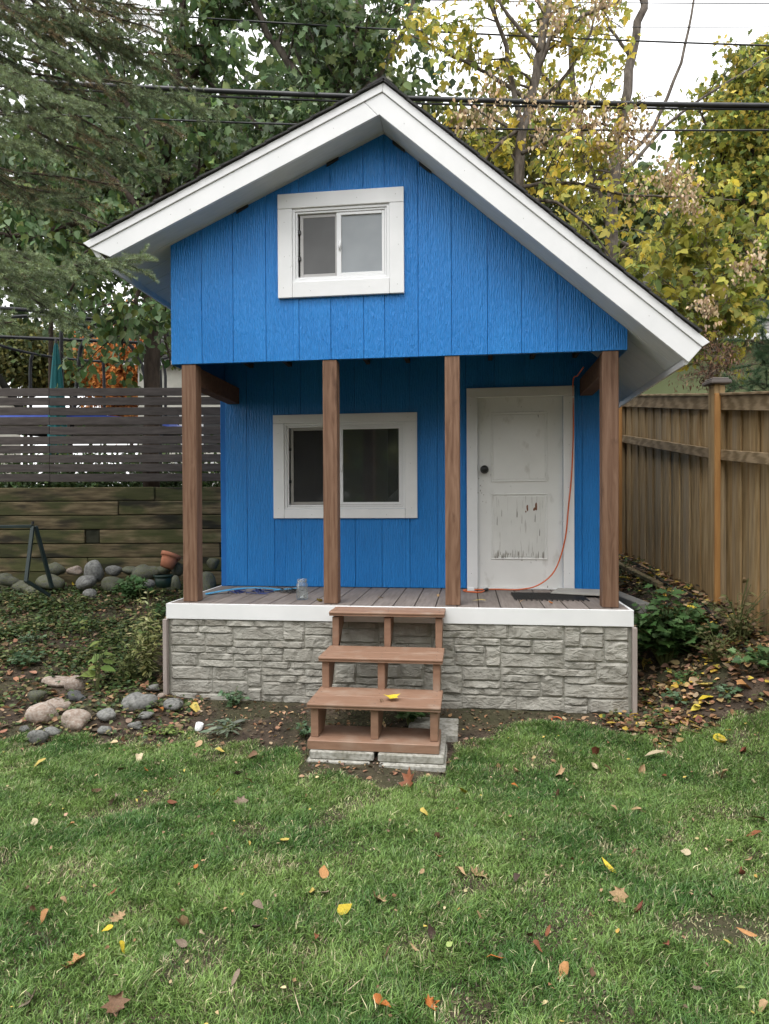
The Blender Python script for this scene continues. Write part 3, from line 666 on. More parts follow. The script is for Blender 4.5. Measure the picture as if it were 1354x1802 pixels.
for z, yb_, yf_ in TR:
    for x_ in (xs0+.04, 1.76, xs1-.04):
        for y_ in (yb_-.05, yb_-.13, yf_+.12, yf_+.04): MB().lathe((x_+rnd.uniform(-.006, .006), y_, z+.0003), [(0, .0008), (.0042, .0008), (.0042, 0)], 8).build('screw_head', SCREW, st)
for i, (a, b, c, d, z0, z1, lb) in enumerate(((1.36, 1.762, -1.04, -.68, -.050, -.001, 'speckled concrete paver under the left half of the steps'), (1.79, 2.195, -1.045, -.66, -.050, -.001, 'speckled concrete paver under the right half of the steps'),
       (1.345, 1.74, -1.06, -.70, -.105, -.052, 'sunken concrete paver beneath the left step paver, bottom of its stack'), (1.80, 2.205, -1.075, -.68, -.105, -.052, 'sunken concrete paver beneath the right step paver, bottom of its stack'),
       (1.93, 2.27, -.655, -.3, -.07, -.002, 'concrete paver lying behind the steps, closest to the stone skirt on the right'))):
    mb = MB(); mb.box(a, b, c, d, z0, z1); o = mb.build('paver', CONC, None, .006); tag(o, lb, 'paver', 'concrete pavers under the steps')

# ------------------------------------------------------------------ things on the porch
def cable(name, pts, r, m, label, cat, group=None, n=6, sub=5):
    P = np.array(pts, float); out = []
    for i in range(len(P)-1):
        p0 = P[max(i-1, 0)]; p1 = P[i]; p2 = P[i+1]; p3 = P[min(i+2, len(P)-1)]
        for k in range(sub):
            t = k/sub; out.append(.5*((2*p1)+(-p0+p2)*t+(2*p0-5*p1+4*p2-p3)*t*t+(-p0+3*p1-3*p2+p3)*t**3))
    out.append(P[-1]); o = MB().tube(out, r, n).build(name, m, None, 0, True); return tag(o, label, cat, group)
yc = PD-.035
cable('extension_cord', [(3.268, .5, ZB-.02), (3.268, .8, ZB-.03), (3.262, yc+.0, 2.60), (3.265, yc, 2.2), (3.25, yc, 1.8), (3.222, yc, 1.5), (3.19, yc, 1.2), (3.10, yc-.01, .93), (2.95, yc-.03, .80), (2.78, yc-.05, ZK+.008), (2.6, yc-.04, ZK+.007), (2.42, yc-.08, ZK+.007), (2.30, yc-.12, ZK+.007), (2.33, yc-.22, ZK+.007), (2.44, yc-.25, ZK+.007), (2.48, yc-.17, ZK+.012)], .0062, CORD, 'orange extension cord hanging beside the white door and trailing along the deck', 'cord')
o = MB().tube([(2.475, yc-.18, ZK+.014), (2.50, yc-.13, ZK+.016), (2.51, yc-.10, ZK+.016)], [.012, .016, .011], 8).build('cord_plug', BLACK, None, 0, True); tag(o, 'black plug end of the orange cord lying on the deck by the door', 'plug')
o = MB().box(2.33, 2.39, yc-.235, yc-.215, ZK+.014, ZK+.045).build('cord_tag', VINYL, None, .003); tag(o, 'small white paper tag on the orange cord beside the third post', 'tag')
# glass jar
jx, jy = 1.0, .22
jar = root('glass_jar', (jx, jy, ZK), 'clear empty glass jar standing on the deck left of the second post', 'jar')
MB().lathe((jx, jy, ZK+.001), [(0, 0), (.043, 0), (.048, .006), (.048, .125), (.038, .14), (.038, .15), (.034, .15), (.034, .138), (.044, .122), (.044, .01), (0, .008)], 24).build('jar_body', JARG, jar, 0, True)
MB().lathe((jx, jy, ZK+.001), [(.0405, .142), (.0405, .166), (.0365, .166), (.0365, .142), (.0405, .142)], 24).build('jar_rim', JARG, jar, 0, True)
o = MB().lathe((jx, jy, ZK+.011), [(0, 0), (.016, .0), (.018, .008), (.008, .014), (0, .014)], 10).build('pebble', VINYL, None, 0, True); tag(o, 'tiny white lump lying inside the glass jar', 'pebble')
# blue plastic strips
def strip(name, pts, wd, th, m, label, cat, holes=True):
    r = root(name, pts[0], label, cat)
    for i in range(len(pts)-1): pass
    P = np.array(pts); mb = MB(); V = []
    T = np.gradient(P, axis=0); 
    for p, t in zip(P, T):
        s_ = np.cross(t, [0, 0, 1]); s_ /= np.linalg.norm(s_)
        V += [p-s_*wd/2, p+s_*wd/2, p+s_*wd/2+[0, 0, th], p-s_*wd/2+[0, 0, th]]
    F = [(0, 1, 2, 3), tuple(4*(len(P)-1)+k for k in (3, 2, 1, 0))]
    for i in range(len(P)-1):
        for k in range(4): F.append((4*i+k, 4*i+(k+1) % 4, 4*i+4+(k+1) % 4, 4*i+4+k))
    mb.add(V, F).build('strip', m, r)
    if holes:
        for i in range(1, len(P)-1, 2):
            c = P[i]; MB().lathe((c[0], c[1], c[2]+th+.0006), [(0, .0006), (.006, .0006), (.006, 0)], 8).build('bolt_hole', BLACK, r)
strip('plastic_strip', [(.10+.06*i, .42+.33*math.sin(i/10*1.3), ZK+.004+.03*math.sin(i/10*3.1)) for i in range(11)], .05, .006, PLBLUE, 'long bent light blue plastic strip with holes on the deck by the left post', 'plastic strip')
strip('plastic_strip', [(.62+.03*i, .72-.012*i, ZK+.006+.004*i) for i in range(9)], .045, .006, PLBLUE, 'short light blue plastic strip lying on the deck below the lower window', 'plastic strip', False)
mb = MB()
for k in range(16):
    c = np.array([.42+rnd.uniform(-.12, .14), .62+rnd.uniform(-.1, .1), ZK+.003]); a = rnd.uniform(0, 6.3); l = rnd.uniform(.03, .09)
    mb.tube([c, c+[math.cos(a)*l, math.sin(a)*l, rnd.uniform(.005, .03)], c+[math.cos(a+.9)*l*1.6, math.sin(a+.9)*l*1.6, .004]], .004, 5)
tag(mb.build('plastic_debris', NAVY), 'crumpled pile of navy plastic bits beside the light blue strip', 'debris', None, 'stuff')
mb = MB()
for k in range(26):
    c = np.array([.78+rnd.gauss(0, .045), .62+rnd.gauss(0, .05), ZK+.006+abs(rnd.gauss(0, .012))]); a = rnd.uniform(0, 6.3); l = rnd.uniform(.02, .06)
    mb.tube([c, c+[math.cos(a)*l, math.sin(a)*l, rnd.uniform(-.002, .02)], c+[math.cos(a+1.2)*l*1.4, math.sin(a+1.2)*l*1.4, .0]], .003, 4)
tag(mb.build('wire_tangle', BLACK), 'small black tangle of wire on the deck left of the glass jar', 'wire tangle')
# rubber grate and grey sheet
grt = root('grate', (2.95, .45, ZK), 'black mesh grate lying flat on the right end of the deck', 'grate')
for k in range(15): MB().beam((2.72+.04*k, .32, ZK+.006), (2.70+.04*k, .72, ZK+.006), .008, .008).build('grate_bar', BLACK, grt)
for k in range(9): MB().beam((2.70, .33+.047*k, ZK+.013), (3.28, .34+.047*k, ZK+.013), .007, .006).build('grate_bar', BLACK, grt)
o = MB().prism([(3.02, .62), (3.46, .50), (3.47, .86), (3.12, .93)], ZK+.018, ZK+.030, 'z').build('flat_sheet', LTGREY, None, .002); tag(o, 'pale grey flat sheet lying on the deck beside the right post', 'sheet')

# ------------------------------------------------------------------ retaining wall and slat fence on the left
rw = root('retaining_wall', L(-3, 8.1, .76), 'mossy stacked timber retaining wall behind the garden bed on the left', 'retaining wall')
zrow = [.76+.1675*k for k in range(7)]
cuts = [[-7.6, -5.1, -2.05, .5], [-7.6, -4.0, -1.58, .5], [-7.6, -4.9, -3.6+.15, -1.1, .5], [-7.6, -3.6, -.2, .5], [-7.6, -5.6, -3.05, -.9, .5], [-7.6, -4.4, -2.75, .5]]
cuts = [[-7.6, -5.2, -3.52, .9], [-7.6, -5.0, -1.95, .9], [-7.6, -3.55, -3.38, .9], [-7.6, -4.6, .1, .9], [-7.6, -5.2, -3.15, .9], [-7.6, -4.9, -2.72, .9]]
DT = 8.0
for r_ in range(-1, 6):
    cs = cuts[max(r_, 0)]
    for a, b in zip(cs[:-1], cs[1:]):
        yo = rnd.uniform(-.012, .012); zz = .74+.1675*r_
        if b-a < .3: P = [L(a+.004, DT-.0+yo, zz+.084), L(b-.004, DT+yo, zz+.084)]
        else: P = [L(a+.004, DT+yo, zz+.084+rnd.uniform(-.003, .003)), L(b-.004, DT+yo, zz+.084+rnd.uniform(-.003, .003))]
        MB().beam(P[0], P[1], .15, .160).build('timber', TIMB if b-a > .3 else mat('black_end_grain', [(.015, .017, .01), (.04, .04, .025)], ns=12, rough=.9), rw, .008)
sf = root('slat_fence', L(-3, 8.1, 1.75), 'grey brown horizontal slat fence standing on top of the timber retaining wall', 'fence')
def zpix(u, v, d): return at(u, v, d)[2]
for k, v in enumerate((683, 699.5, 717, 733.7, 750.5, 768, 783.5, 800.5, 817, 833.6)):
    zt = zpix(200, v, 8.05)
    for a, b in ((-7.6, -4.02), (-4.015, -1.42), (-1.415, 1.0)):
        dz = rnd.uniform(-.004, .004)
        MB().beam(L(a, 8.05, zt-.047+dz), L(b, 8.05, zt-.047+dz+rnd.uniform(-.004, .004)), .02, .094).build('slat', SLATW, sf, .002)
for a in (-5.9, -4.02, -2.73, -1.42, -.1):
    MB().beam(L(a, 8.11, 1.5), L(a, 8.11, 2.88), .09, .09).build('fence_post', SLATW, sf, .003)
# ------------------------------------------------------------------ cedar fence on the right
cf = root('cedar_fence', L(2.8, 5.6, .6), 'tall brown cedar board fence running back along the right of the playhouse', 'fence')
def ftop(d): return np.interp(d, [2.6, 4.0, 4.95, 5.6, 8.0, 10.5], [1.97, 2.18, 2.32, 2.41, 2.79, 3.05])
def flat_(d): return np.interp(d, [2.6, 4.95, 5.6, 8.0, 10.5], [2.90, 2.84, 2.79, 2.83, 2.88])
d_ = 2.7; i = 0
while d_ < 10.2:
    wd = .128+rnd.uniform(-.006, .006); lt = flat_(d_)+.03+(.015 if i % 2 else 0)
    d2 = d_+wd; h0 = height(*L(lt, d_, 0)[:2])-.05
    A, B = L(lt, d_, 0), L(lt, d2, 0); Cc, D_ = L(lt+.018, d2, 0), L(lt+.018, d_, 0)
    zt0, zt1 = ftop(d_)-.02, ftop(d2)-.02
    MB().add([(A[0], A[1], h0), (B[0], B[1], h0), (Cc[0], Cc[1], h0), (D_[0], D_[1], h0), (A[0], A[1], zt0), (B[0], B[1], zt1), (Cc[0], Cc[1], zt1), (D_[0], D_[1], zt0)],
             [(0, 3, 2, 1), (4, 5, 6, 7), (0, 1, 5, 4), (1, 2, 6, 5), (2, 3, 7, 6), (3, 0, 4, 7)]).build('picket', FENCEW, cf, .002)
    d_ += .110; i += 1
for a, b in ((2.7, 5.54), (5.66, 7.95), (8.05, 10.2)):
    for zo, hh, wd_, off in ((-.05, .12, .035, 0), (None, .085, .04, 0)):
        za = (ftop(a)+zo) if zo is not None else np.interp(a, [2.7, 4.95, 5.6, 8, 10.3], [1.58, 1.84, 1.93, 2.30, 2.6]); zb_ = (ftop(b)+zo) if zo is not None else np.interp(b, [2.7, 4.95, 5.6, 8, 10.3], [1.58, 1.84, 1.93, 2.30, 2.6])
        n = 3
        for s_ in range(1):
            MB().beam(L(flat_(a)+.005, a, za), L(flat_(b)+.005, b, zb_), wd_, hh).build('rail', FENCER, cf, .003)
    MB().beam(L(flat_(a)+.02, a, ftop(a)+.022), L(flat_(b)+.02, b, ftop(b)+.022), .10, .02).build('cap_board', FENCER, cf, .003)
for d0 in (5.6, 8.0):
    lt = flat_(d0)-.03; b0 = height(*L(lt, d0, 0)[:2])-.1; tz = ftop(d0)
    MB().beam(L(lt, d0-.0, b0), L(lt, d0, tz+.10), .055, .10, FW0).build('fence_post', FENCEW, cf, .004)
    MB().beam(L(lt-.005, d0-.062, b0+.0), L(lt-.005, d0-.062, tz+.02), .045, .022, FW0).build('post_edge', ORANGEW, cf, .002)
    MB().beam(L(lt+.04, d0, b0), L(lt+.04, d0, tz+.09), .05, .10, FW0).build('fence_post', FENCEW, cf, .004)
    c = L(lt+.02, d0, tz+.10)
    pc = MB().beam(c, c+[0, 0, .03], .17, .17, FW0).beam(c+[0, 0, .03], c+[0, 0, .05], .14, .14, FW0).build('post_cap', mat('grey_post_cap', [(.10, .085, .075), (.15, .13, .12)], rough=.7), cf, .006)
# timbers and edging on the slope between playhouse and fence
for a, b, s_, lb in (((2.30, 7.9), (2.38, 6.1), .12, 'grey weathered timber leaning on the slope next to the right porch post'), ((2.58, 7.9), (2.60, 6.3), .06, 'brown landscape timber lying on the leafy slope midway to the fence')):
    p = L(*a, 0); q = L(*b, 0); p[2] = height(p[0], p[1])+.05; q[2] = height(q[0], q[1])+.05
    tag(MB().beam(p, q, s_, s_*.8).build('landscape_timber', TIMB if s_ < .12 else LTGREY, None, .008), lb, 'timber', 'loose timbers by the cedar fence')
e = []
for k in range(14):
    d0 = 7.9-.24*k; p = L(2.74-.01*k+.015*math.sin(k*1.7), d0, 0); p[2] = height(p[0], p[1])+.03; e.append(p)
mb = MB(); V = []; F = []
for p in e: V += [p-[0, 0, .08], p+[0, 0, .0], p+[.012, 0, .0], p+[.012, 0, -.08]]
for k in range(len(e)-1):
    for j in range(4): F.append((4*k+j, 4*k+(j+1) % 4, 4*k+4+(j+1) % 4, 4*k+4+j))
tag(mb.add(V, F).build('garden_edging', BLACKP), 'strip of black plastic garden edging along the foot of the cedar fence', 'edging')

# ------------------------------------------------------------------ rocks
def rock_mesh(seed, flat=.7, rough=.08):
    r = np.random.default_rng(seed); bm = bmesh.new(); bmesh.ops.create_icosphere(bm, subdivisions=3, radius=1)
    ph = r.uniform(0, 6.28, 9); ds = rsph(7)
    for v in bm.verts:
        p = np.array(v.co); q = 1+rough*(math.sin(2.1*p[0]+ph[0])+math.sin(2.6*p[1]+ph[1])+math.sin(2.3*p[2]+ph[2]))+rough*.35*(math.sin(6*p[0]+ph[3])+math.sin(7*p[1]+ph[4]+3*p[2]))
        for i, d0 in enumerate(ds[:7]):
            t = p@d0
            if t > .62: q *= 1-(t-.62)*.62
        v.co = Vector(p*q)
    me = bpy.data.meshes.new('rock'); bm.to_mesh(me); bm.free(); me.polygons.foreach_set('use_smooth', [True]*len(me.polygons)); return me
rk = [rock_mesh(s, rough=.07 if s < 6 else .1) for s in range(9)]
def rock(p, s, m, label, group, seed, name='rock', sink=.25):
    r = random.Random(seed); me = rk[seed % len(rk)].copy(); me.materials.append(m)
    o = bpy.data.objects.new(name, me); COL.objects.link(o); o.scale = s; o.rotation_euler = (r.uniform(-.15, .15), r.uniform(-.2, .2), r.uniform(-.5, .5)+YAW)
    o.location = (p[0], p[1], p[2]+s[2]*(1-sink)); return tag(o, label, 'rock', group)
G1 = 'rocks piled along the retaining wall'
row = [(18, 1055, 32, 18, 'D', 'pale rounded rock at the far left end of the wall rocks'), (62, 1050, 26, 24, 'D', 'mossy rock directly behind the green metal frame'), (88, 1022, 24, 20, 'D', 'yellow green mossy boulder between the legs of the metal frame'), (16, 1018, 18, 13, 'D', 'small dark rock, upper row, nearest the left edge of the bed'),
       (123, 1056, 15, 20, 'D', 'round olive rock just right of the green metal frame'), (100, 1000, 18, 13, 'D', 'dark rock in the upper row behind the frame apex'), (134, 1003, 16, 10, 'P', 'reddish brown small rock in the upper row'), (155, 1025, 20, 15, 'R', 'pale grey oval rock in the middle of the lower row'),
       (167, 1003, 18, 17, 'R', 'grey squarish rock in the upper row at the middle'), (196, 1028, 22, 14, 'D', 'dark grey rock in the lower row under the flattest stone'), (201, 1003, 16, 10, 'R', 'flat bluish grey rock in the upper row'), (232, 1002, 18, 11, 'D', 'low mossy rock left of the large tan boulder'),
       (260, 1003, 22, 17, 'P2', 'large tan and olive boulder left of the terracotta pot'), (291, 1002, 15, 10, 'P2', 'small pinkish rock directly underneath the terracotta pot'), (313, 1000, 12, 14, 'D', 'rounded rock to the right of the terracotta pot'), (237, 1030, 18, 13, 'D', 'grey rock behind the leafy green weed clump'),
       (262, 1030, 15, 12, 'R', 'pale rock immediately left of the dark green pot'), (308, 1030, 14, 17, 'D', 'upright mossy rock immediately right of the dark green pot'), (364, 1030, 18, 26, 'D', 'tall dark boulder seen between the left post and the blue wall'), (376, 990, 14, 11, 'D', 'tan round rock on top of the tall dark boulder'),
       (340, 1010, 16, 18, 'D', 'dark rock mostly hidden behind the left porch post'), (40, 1030, 17, 12, 'D', 'small brown rock between the pale rock and the frame')]
for i, (u, v, a, b, k, lb) in enumerate(row):
    d0 = 7.55 if v > 1012 else 7.78
    p = at(u, v, d0); s_ = d0/FPX
    m = {'D': ROCKDK, 'R': ROCKM, 'P': ROCKPK, 'P2': ROCKDK}[k]
    zc = p[2]-b*s_*.1
    o = rock((p[0], p[1], zc-b*s_*.0-b*s_*.75), (a*s_, a*s_*.8, b*s_), m, lb, G1, i+3)
    o.location = (p[0], p[1], p[2]-b*s_*.15)
o = rock(ground_at(160, 1052), (.094, .08, .055), ROCKM, 'smooth oval grey rock lying alone below the row of wall rocks', G1, 2, sink=.4)
G2 = 'rocks at the edge of the lawn'
for i, (u, v, a, b, k, lb) in enumerate([(69, 1262, 29, 16, 'P', 'cream and brown lumpy rock at the lawn edge, beside the tan one'), (125, 1274, 30, 18, 'P', 'biggest tan pink rock at the lawn edge'), (63, 1302, 20, 14, 'R', 'smooth dark grey rock nearest the camera, at the lawn edge'), (86, 1290, 15, 11, 'R', 'small grey rock wedged under the tan pink rock'),
     (243, 1236, 27, 19, 'R', 'large smooth grey boulder left of the stone skirt'), (187, 1264, 22, 13, 'R', 'medium grey rock half hidden by weeds below the smooth boulder'), (182, 1288, 14, 8, 'R', 'low flat grey rock sunk in grass, left one'), (238, 1280, 15, 8, 'R', 'low flat bluish rock sunk in grass, right one'),
     (305, 1247, 20, 12, 'R', 'speckled grey rock touching the left corner of the stone skirt'), (130, 1208, 20, 13, 'P', 'rounded pink granite rock behind the heart leaved weed'), (92, 1205, 34, 9, 'P', 'pale flat stone slab in the flower bed'), (60, 1230, 22, 13, 'D', 'dark brown rock at the left of the pale rocks'),
     (97, 1243, 22, 11, 'P', 'crumbly pinkish rock behind the cream lumpy rock'), (133, 1228, 17, 10, 'S', 'dark grey jagged shale rock in front of the granite rock'), (42, 1287, 10, 7, 'R', 'small grey stone at the far left of the lawn edge rocks'), (255, 1262, 16, 7, 'R', 'flat grey rock in front of the large smooth boulder'), (270, 1213, 13, 7, 'R', 'small bluish rock behind the large smooth boulder'), (284, 1228, 8, 6, 'P', 'tiny yellowish stone beside the speckled rock')]):
    g_ = ground_at(u, v+b*.8); dd = (g_-CAM)@FW; s_ = dd/FPX
    m = {'D': ROCKDK, 'R': ROCKM, 'P': ROCKPK, 'S': SLATE}[k]
    o = rock(g_, (a*s_, a*s_*.75, b*s_*1.05), m, lb, G2, i+11); o.location = (g_[0]+FW0[0]*a*s_*.5, g_[1]+FW0[1]*a*s_*.5, height(g_[0], g_[1])+b*s_*.75)
# pots
p = at(293, 996, 7.62)
Mt = Matrix.Rotation(R(14), 4, 'Y') @ Matrix.Rotation(R(-20), 4, 'X')
pot = root('terracotta_pot', p, 'tilted terracotta flower pot sitting on the rocks below the timber wall', 'flower pot')
MB().lathe(p-[0, 0, .02], [(0, 0), (.072, 0), (.098, .13), (.09, .13), (.066, .012), (0, .012)], 24, Mt).build('pot_body', TERRA, pot, 0, True)
MB().lathe(p-[0, 0, .02], [(.098, .122), (.112, .124), (.115, .168), (.102, .168), (.098, .13)], 24, Mt).build('pot_rim', TERRA, pot, 0, True)
p = at(288, 1030, 7.2); p[2] -= .02
pot = root('plastic_pot', p, 'dark green plastic nursery pot standing in front of the wall rocks', 'flower pot')
MB().lathe(p, [(0, 0), (.075, 0), (.092, .12), (.085, .12), (0, .11)], 22).build('pot_body', POTGRN, pot, 0, True)
MB().lathe(p, [(.092, .11), (.103, .112), (.104, .135), (.094, .135)], 22).build('pot_rim', POTGRN, pot, 0, True)
# metal A-frame
fr = root('metal_frame', at(60, 1030, 6.9), 'dark green tubular metal A-frame standing in the bed at the far left', 'metal frame')
A_ = at(58, 926, 6.9); MB().beam(A_, at(-260, 930, 6.9), .05, .03).build('top_bar', GRNMET, fr, .003)
for q0, q1, nm in ((A_, at(46, 1024, 6.7), 'leg'), (A_+[.01, .03, 0], at(92, 1034, 7.1), 'leg'), (at(46, 1022, 6.7), at(88, 1048, 6.9), 'foot_bar')):
    MB().beam(q0, q1, .034, .034).build(nm, GRNMET, fr, .003)
for q0, q1, nm in ((at(-258, 930, 6.9), at(-280, 1024, 6.7), 'leg'), (at(-256, 930, 6.9), at(-225, 1040, 7.1), 'leg')): MB().beam(q0, q1, .034, .034).build(nm, GRNMET, fr, .003)
MB().lathe(A_+[0, 0, .02], [(0, .03), (.012, .03), (.014, 0)], 10).build('hook', BLACK, fr)
# white pipe bit, ring, feather
g_ = ground_at(349, 1285)
o = MB().lathe(g_+[0, 0, .0], [(.026, 0), (.026, .05), (.022, .05), (.022, 0.002)], 16, Matrix.Rotation(R(15), 4, 'Y')).build('pipe_piece', VINYL, None, 0, True); tag(o, 'small white plastic pipe piece standing in the soil left of the steps', 'pipe')
g_ = ground_at(980, 1270); 
tag(MB().tube([g_+[.035*math.cos(a), .035*math.sin(a)*.8, .015+.01*math.sin(a)] for a in np.linspace(0, 6.0, 18)], .0035, 5).build('plastic_ring', CORD, None, 0, True), 'thin orange ring lying on the soil by the stone skirt', 'ring')

# ------------------------------------------------------------------ garden plants
def on_ground(lat, d):
    q = L(lat, d, 0); q[2] = height(q[0], q[1]); return q
def plant(name, label, cat, pos, n, radius, hgt, lsize, tmpl, cols, lmat=LEAF, stems=8, upright=.4, group=None, heart=False):
    """leafy plant: stems from the base, leaves held out on them"""
    pos = np.array(pos, float); r = root(name, pos, label, cat, group)
    sm = MB(); P = []; T = []; N = []
    for s_ in range(stems):
        a = rng.uniform(0, 6.28); rr = radius*math.sqrt(rng.uniform(.02, 1)); hh = hgt*rng.uniform(.45, 1)*(1.1-.5*(rr/radius)**2)
        tip = pos+[math.cos(a)*rr, math.sin(a)*rr, hh]; mid = pos+[math.cos(a)*rr*.35, math.sin(a)*rr*.35, hh*.6]
        sm.tube([pos+[0, 0, -.02]+np.array([math.cos(a), math.sin(a), 0])*rr*.12, mid, tip], [.004, .0022], 4)
        k = max(1, n//stems)
        for j in range(k):
            t = rng.uniform(.45, 1.0) if upright < .6 else rng.uniform(.1, 1.0)
            q = (pos*(1-t)**2+2*mid*t*(1-t)+tip*t*t)
            oa = rng.uniform(0, 6.28); o_ = np.array([math.cos(oa), math.sin(oa), rng.uniform(-.35, .35)])
            P.append(q+o_*lsize*.25); T.append(o_+[math.cos(a)*.4, math.sin(a)*.4, 0]); N.append([rng.normal(0, .35)+math.cos(a)*.2, rng.normal(0, .35)-.25, 1])
    sm.build('stem', mat('weed_stem', [(.08, .10, .03), (.12, .13, .05)], bump=0) if 'weed_stem' not in bpy.data.materials else bpy.data.materials['weed_stem'], r)
    n = len(P); sz = lsize*rng.uniform(.55, 1.2, n)
    scatter('foliage', np.array(P), np.array(T), np.array(N), sz, tmpl, pick(cols, n, .18), lmat, r)
    return r
GB = [(.055, .12, .035), (.075, .155, .045), (.11, .19, .07)]
GP = [(.10, .17, .09), (.14, .21, .12), (.075, .14, .065)]
YG = [(.17, .24, .05), (.12, .19, .045), (.22, .28, .08)]
plant('cranesbill_bush', 'large dark green lobed leaf bush beside the right corner of the stone skirt', 'bush', ground_at(1172, 1168), 420, .31, .62, .10, T_MAPLE, GB, stems=60)
plant('cranesbill_plant', 'lower green lobed leaf plant between the bush and the black edging', 'plant', ground_at(1215, 1135), 120, .20, .28, .075, T_MAPLE, GB, stems=24)
plant('weed_clump', 'dark green leafy weed clump in front of the dark green pot', 'plant', ground_at(233, 1055), 130, .22, .30, .09, T_MAPLE, GB, stems=26)
plant('weed_clump', 'low green lobed plant beside the left end of the white deck edge', 'plant', ground_at(285, 1085), 60, .14, .2, .06, T_MAPLE, GB, stems=14)
plant('heart_leaf_weed', 'yellow green heart leaved weed rising behind the lawn edge rocks', 'weed', ground_at(172, 1218), 20, .12, .52, .115, T_OVATE, YG, stems=7)
plant('heart_leaf_weed', 'small single stemmed yellow green weed in the middle of the left bed', 'weed', ground_at(143, 1125), 10, .05, .22, .08, T_OVATE, YG, stems=3)
plant('goldenrod_weed', 'tall pale yellow green leafy weed against the left corner of the stone skirt', 'weed', ground_at(262, 1195), 480, .19, .85, .07, T_LANCE, [(.38, .39, .16), (.48, .47, .24), (.24, .28, .10)], LEAFY, stems=26, upright=.8)
plant('goldenrod_weed', 'shorter leafy weed leaning left of the tall pale weed', 'weed', ground_at(225, 1200), 260, .16, .46, .055, T_LANCE, [(.13, .16, .05), (.18, .20, .07), (.08, .11, .035)], LEAFY, stems=18, upright=.8)
plant('columbine_plant', 'blue green lobed plant near the left edge of the bed', 'plant', ground_at(45, 1175), 70, .16, .14, .055, T_MAPLE, GP, stems=16)
plant('columbine_plant', 'pale blue green lobed plant behind the one near the left edge', 'plant', ground_at(60, 1132), 46, .14, .13, .05, T_MAPLE, GP, stems=12)
plant('columbine_plant', 'pale green lobed plant against the front of the stone skirt, left half', 'plant', ground_at(408, 1243), 60, .11, .15, .045, T_MAPLE, GP, stems=14)
plant('columbine_plant', 'green plant growing behind the lowest step', 'plant', (1.93, -.42, -.01), 60, .13, .17, .065, T_MAPLE, GB, stems=14)
plant('columbine_plant', 'small pale plant touching the left side of the lowest step', 'plant', (1.24, -.72, -.03), 26, .09, .11, .05, T_MAPLE, GP, stems=8)
plant('sage_plant', 'flat grey green long leaved plant on the soil by the white cap', 'plant', ground_at(408, 1285), 60, .15, .06, .085, T_LANCE, [(.14, .18, .12), (.18, .21, .15)], stems=14)
plant('clover_patch', 'bright green low round leaved patch left of the white cap', 'plant', ground_at(305, 1288), 60, .11, .05, .035, T_OVATE, YG, stems=18)
plant('clover_patch', 'bright green small patch beside the speckled rock', 'plant', ground_at(262, 1288), 26, .06, .04, .03, T_OVATE, YG, stems=8)
plant('low_weed', 'pale green rosette weed on the bare ground right of the stone skirt', 'weed', ground_at(1198, 1235), 46, .14, .09, .045, T_OVATE, GP, stems=12)
plant('low_weed', 'tiny star shaped green weed near the right stone corner', 'weed', ground_at(1148, 1268), 10, .04, .03, .05, T_LANCE, YG, stems=5)
plant('low_weed', 'green weed on the leaf litter below the cedar fence', 'weed', ground_at(1275, 1225), 30, .12, .09, .05, T_MAPLE, GP, stems=10)
plant('fence_shrub', 'thin brownish green shrub growing at the foot of the cedar fence', 'shrub', ground_at(1300, 1130), 260, .26, .5, .045, T_OVATE, [(.10, .12, .04), (.14, .13, .05), (.17, .12, .06)], stems=34, upright=.8)
plant('fence_shrub', 'low twiggy shrub left of the fence shrub, above the leaf litter', 'shrub', ground_at(1262, 1160), 200, .26, .26, .04, T_OVATE, [(.10, .12, .04), (.13, .10, .045)], stems=30, upright=.8)
plant('cranesbill_plant', 'green lobed plant at the right edge, below the fence', 'plant', ground_at(1345, 1180), 110, .22, .2, .07, T_MAPLE, GB, stems=22)
plant('low_weed', 'small ferny green plant right of the large bush', 'weed', ground_at(1210, 1200), 80, .18, .1, .04, T_OVATE, GB, stems=20)
# bed cover: small weeds nobody could count
def bed(x, y):
    lat, d = to_ld(x, y)
    inhouse = (x > -.1) & (x < 3.58) & (y > -.12) & (y < 2.8)
    return np.where(inhouse, 0, 1)*(1-lawn(x, y))
def bed_points(n, latr, dr, dens):
    lat = rng.uniform(*latr, n); d = rng.uniform(*dr, n); x = CAM[0]+lat*RT0[0]+d*FW0[0]; y = CAM[1]+lat*RT0[1]+d*FW0[1]
    k = rng.uniform(0, 1, n) < dens(x, y, lat, d)*bed(x, y)
    x, y = x[k], y[k]; return np.stack([x, y, height(x, y)], 1)
def cover(name, label, P, per, spread, hgt, size, tmpl, cols, m, cat='ground cover'):
    n = len(P)*per; Q = np.repeat(P, per, axis=0)+rng.normal(0, 1, (n, 3))*[spread, spread, 0]; Q[:, 2] = height(Q[:, 0], Q[:, 1])+np.abs(rng.normal(0, hgt, n))+.004
    a = rng.uniform(0, 6.28, n); T = np.stack([np.cos(a), np.sin(a), rng.normal(0, .3, n)], 1); N = rng.normal(0, .35, (n, 3))+[0, 0, 1]
    return tag(scatter(name, Q, T, N, size*rng.uniform(.5, 1.3, n), tmpl, pick(cols, n, .25), m), label, cat, None, 'stuff')
P = bed_points(9000, (-4.6, -1.35), (4.3, 7.7), lambda x, y, a, d: (.10+.85*sstep(-.35, .3, wob(x, y, .6, 3))*sstep(4.7, 5.6, d)))
cover('bed_weeds', 'low dark green weeds carpeting the shady left garden bed', P, 6, .04, .035, .038, T_OVATE, [(.07, .12, .035), (.11, .15, .045), (.17, .17, .07), (.06, .10, .04)], LEAF)
P = bed_points(1500, (1.6, 3.0), (4.3, 7.5), lambda x, y, a, d: .1+.8*sstep(0., .6, wob(x, y, .5, 1)))
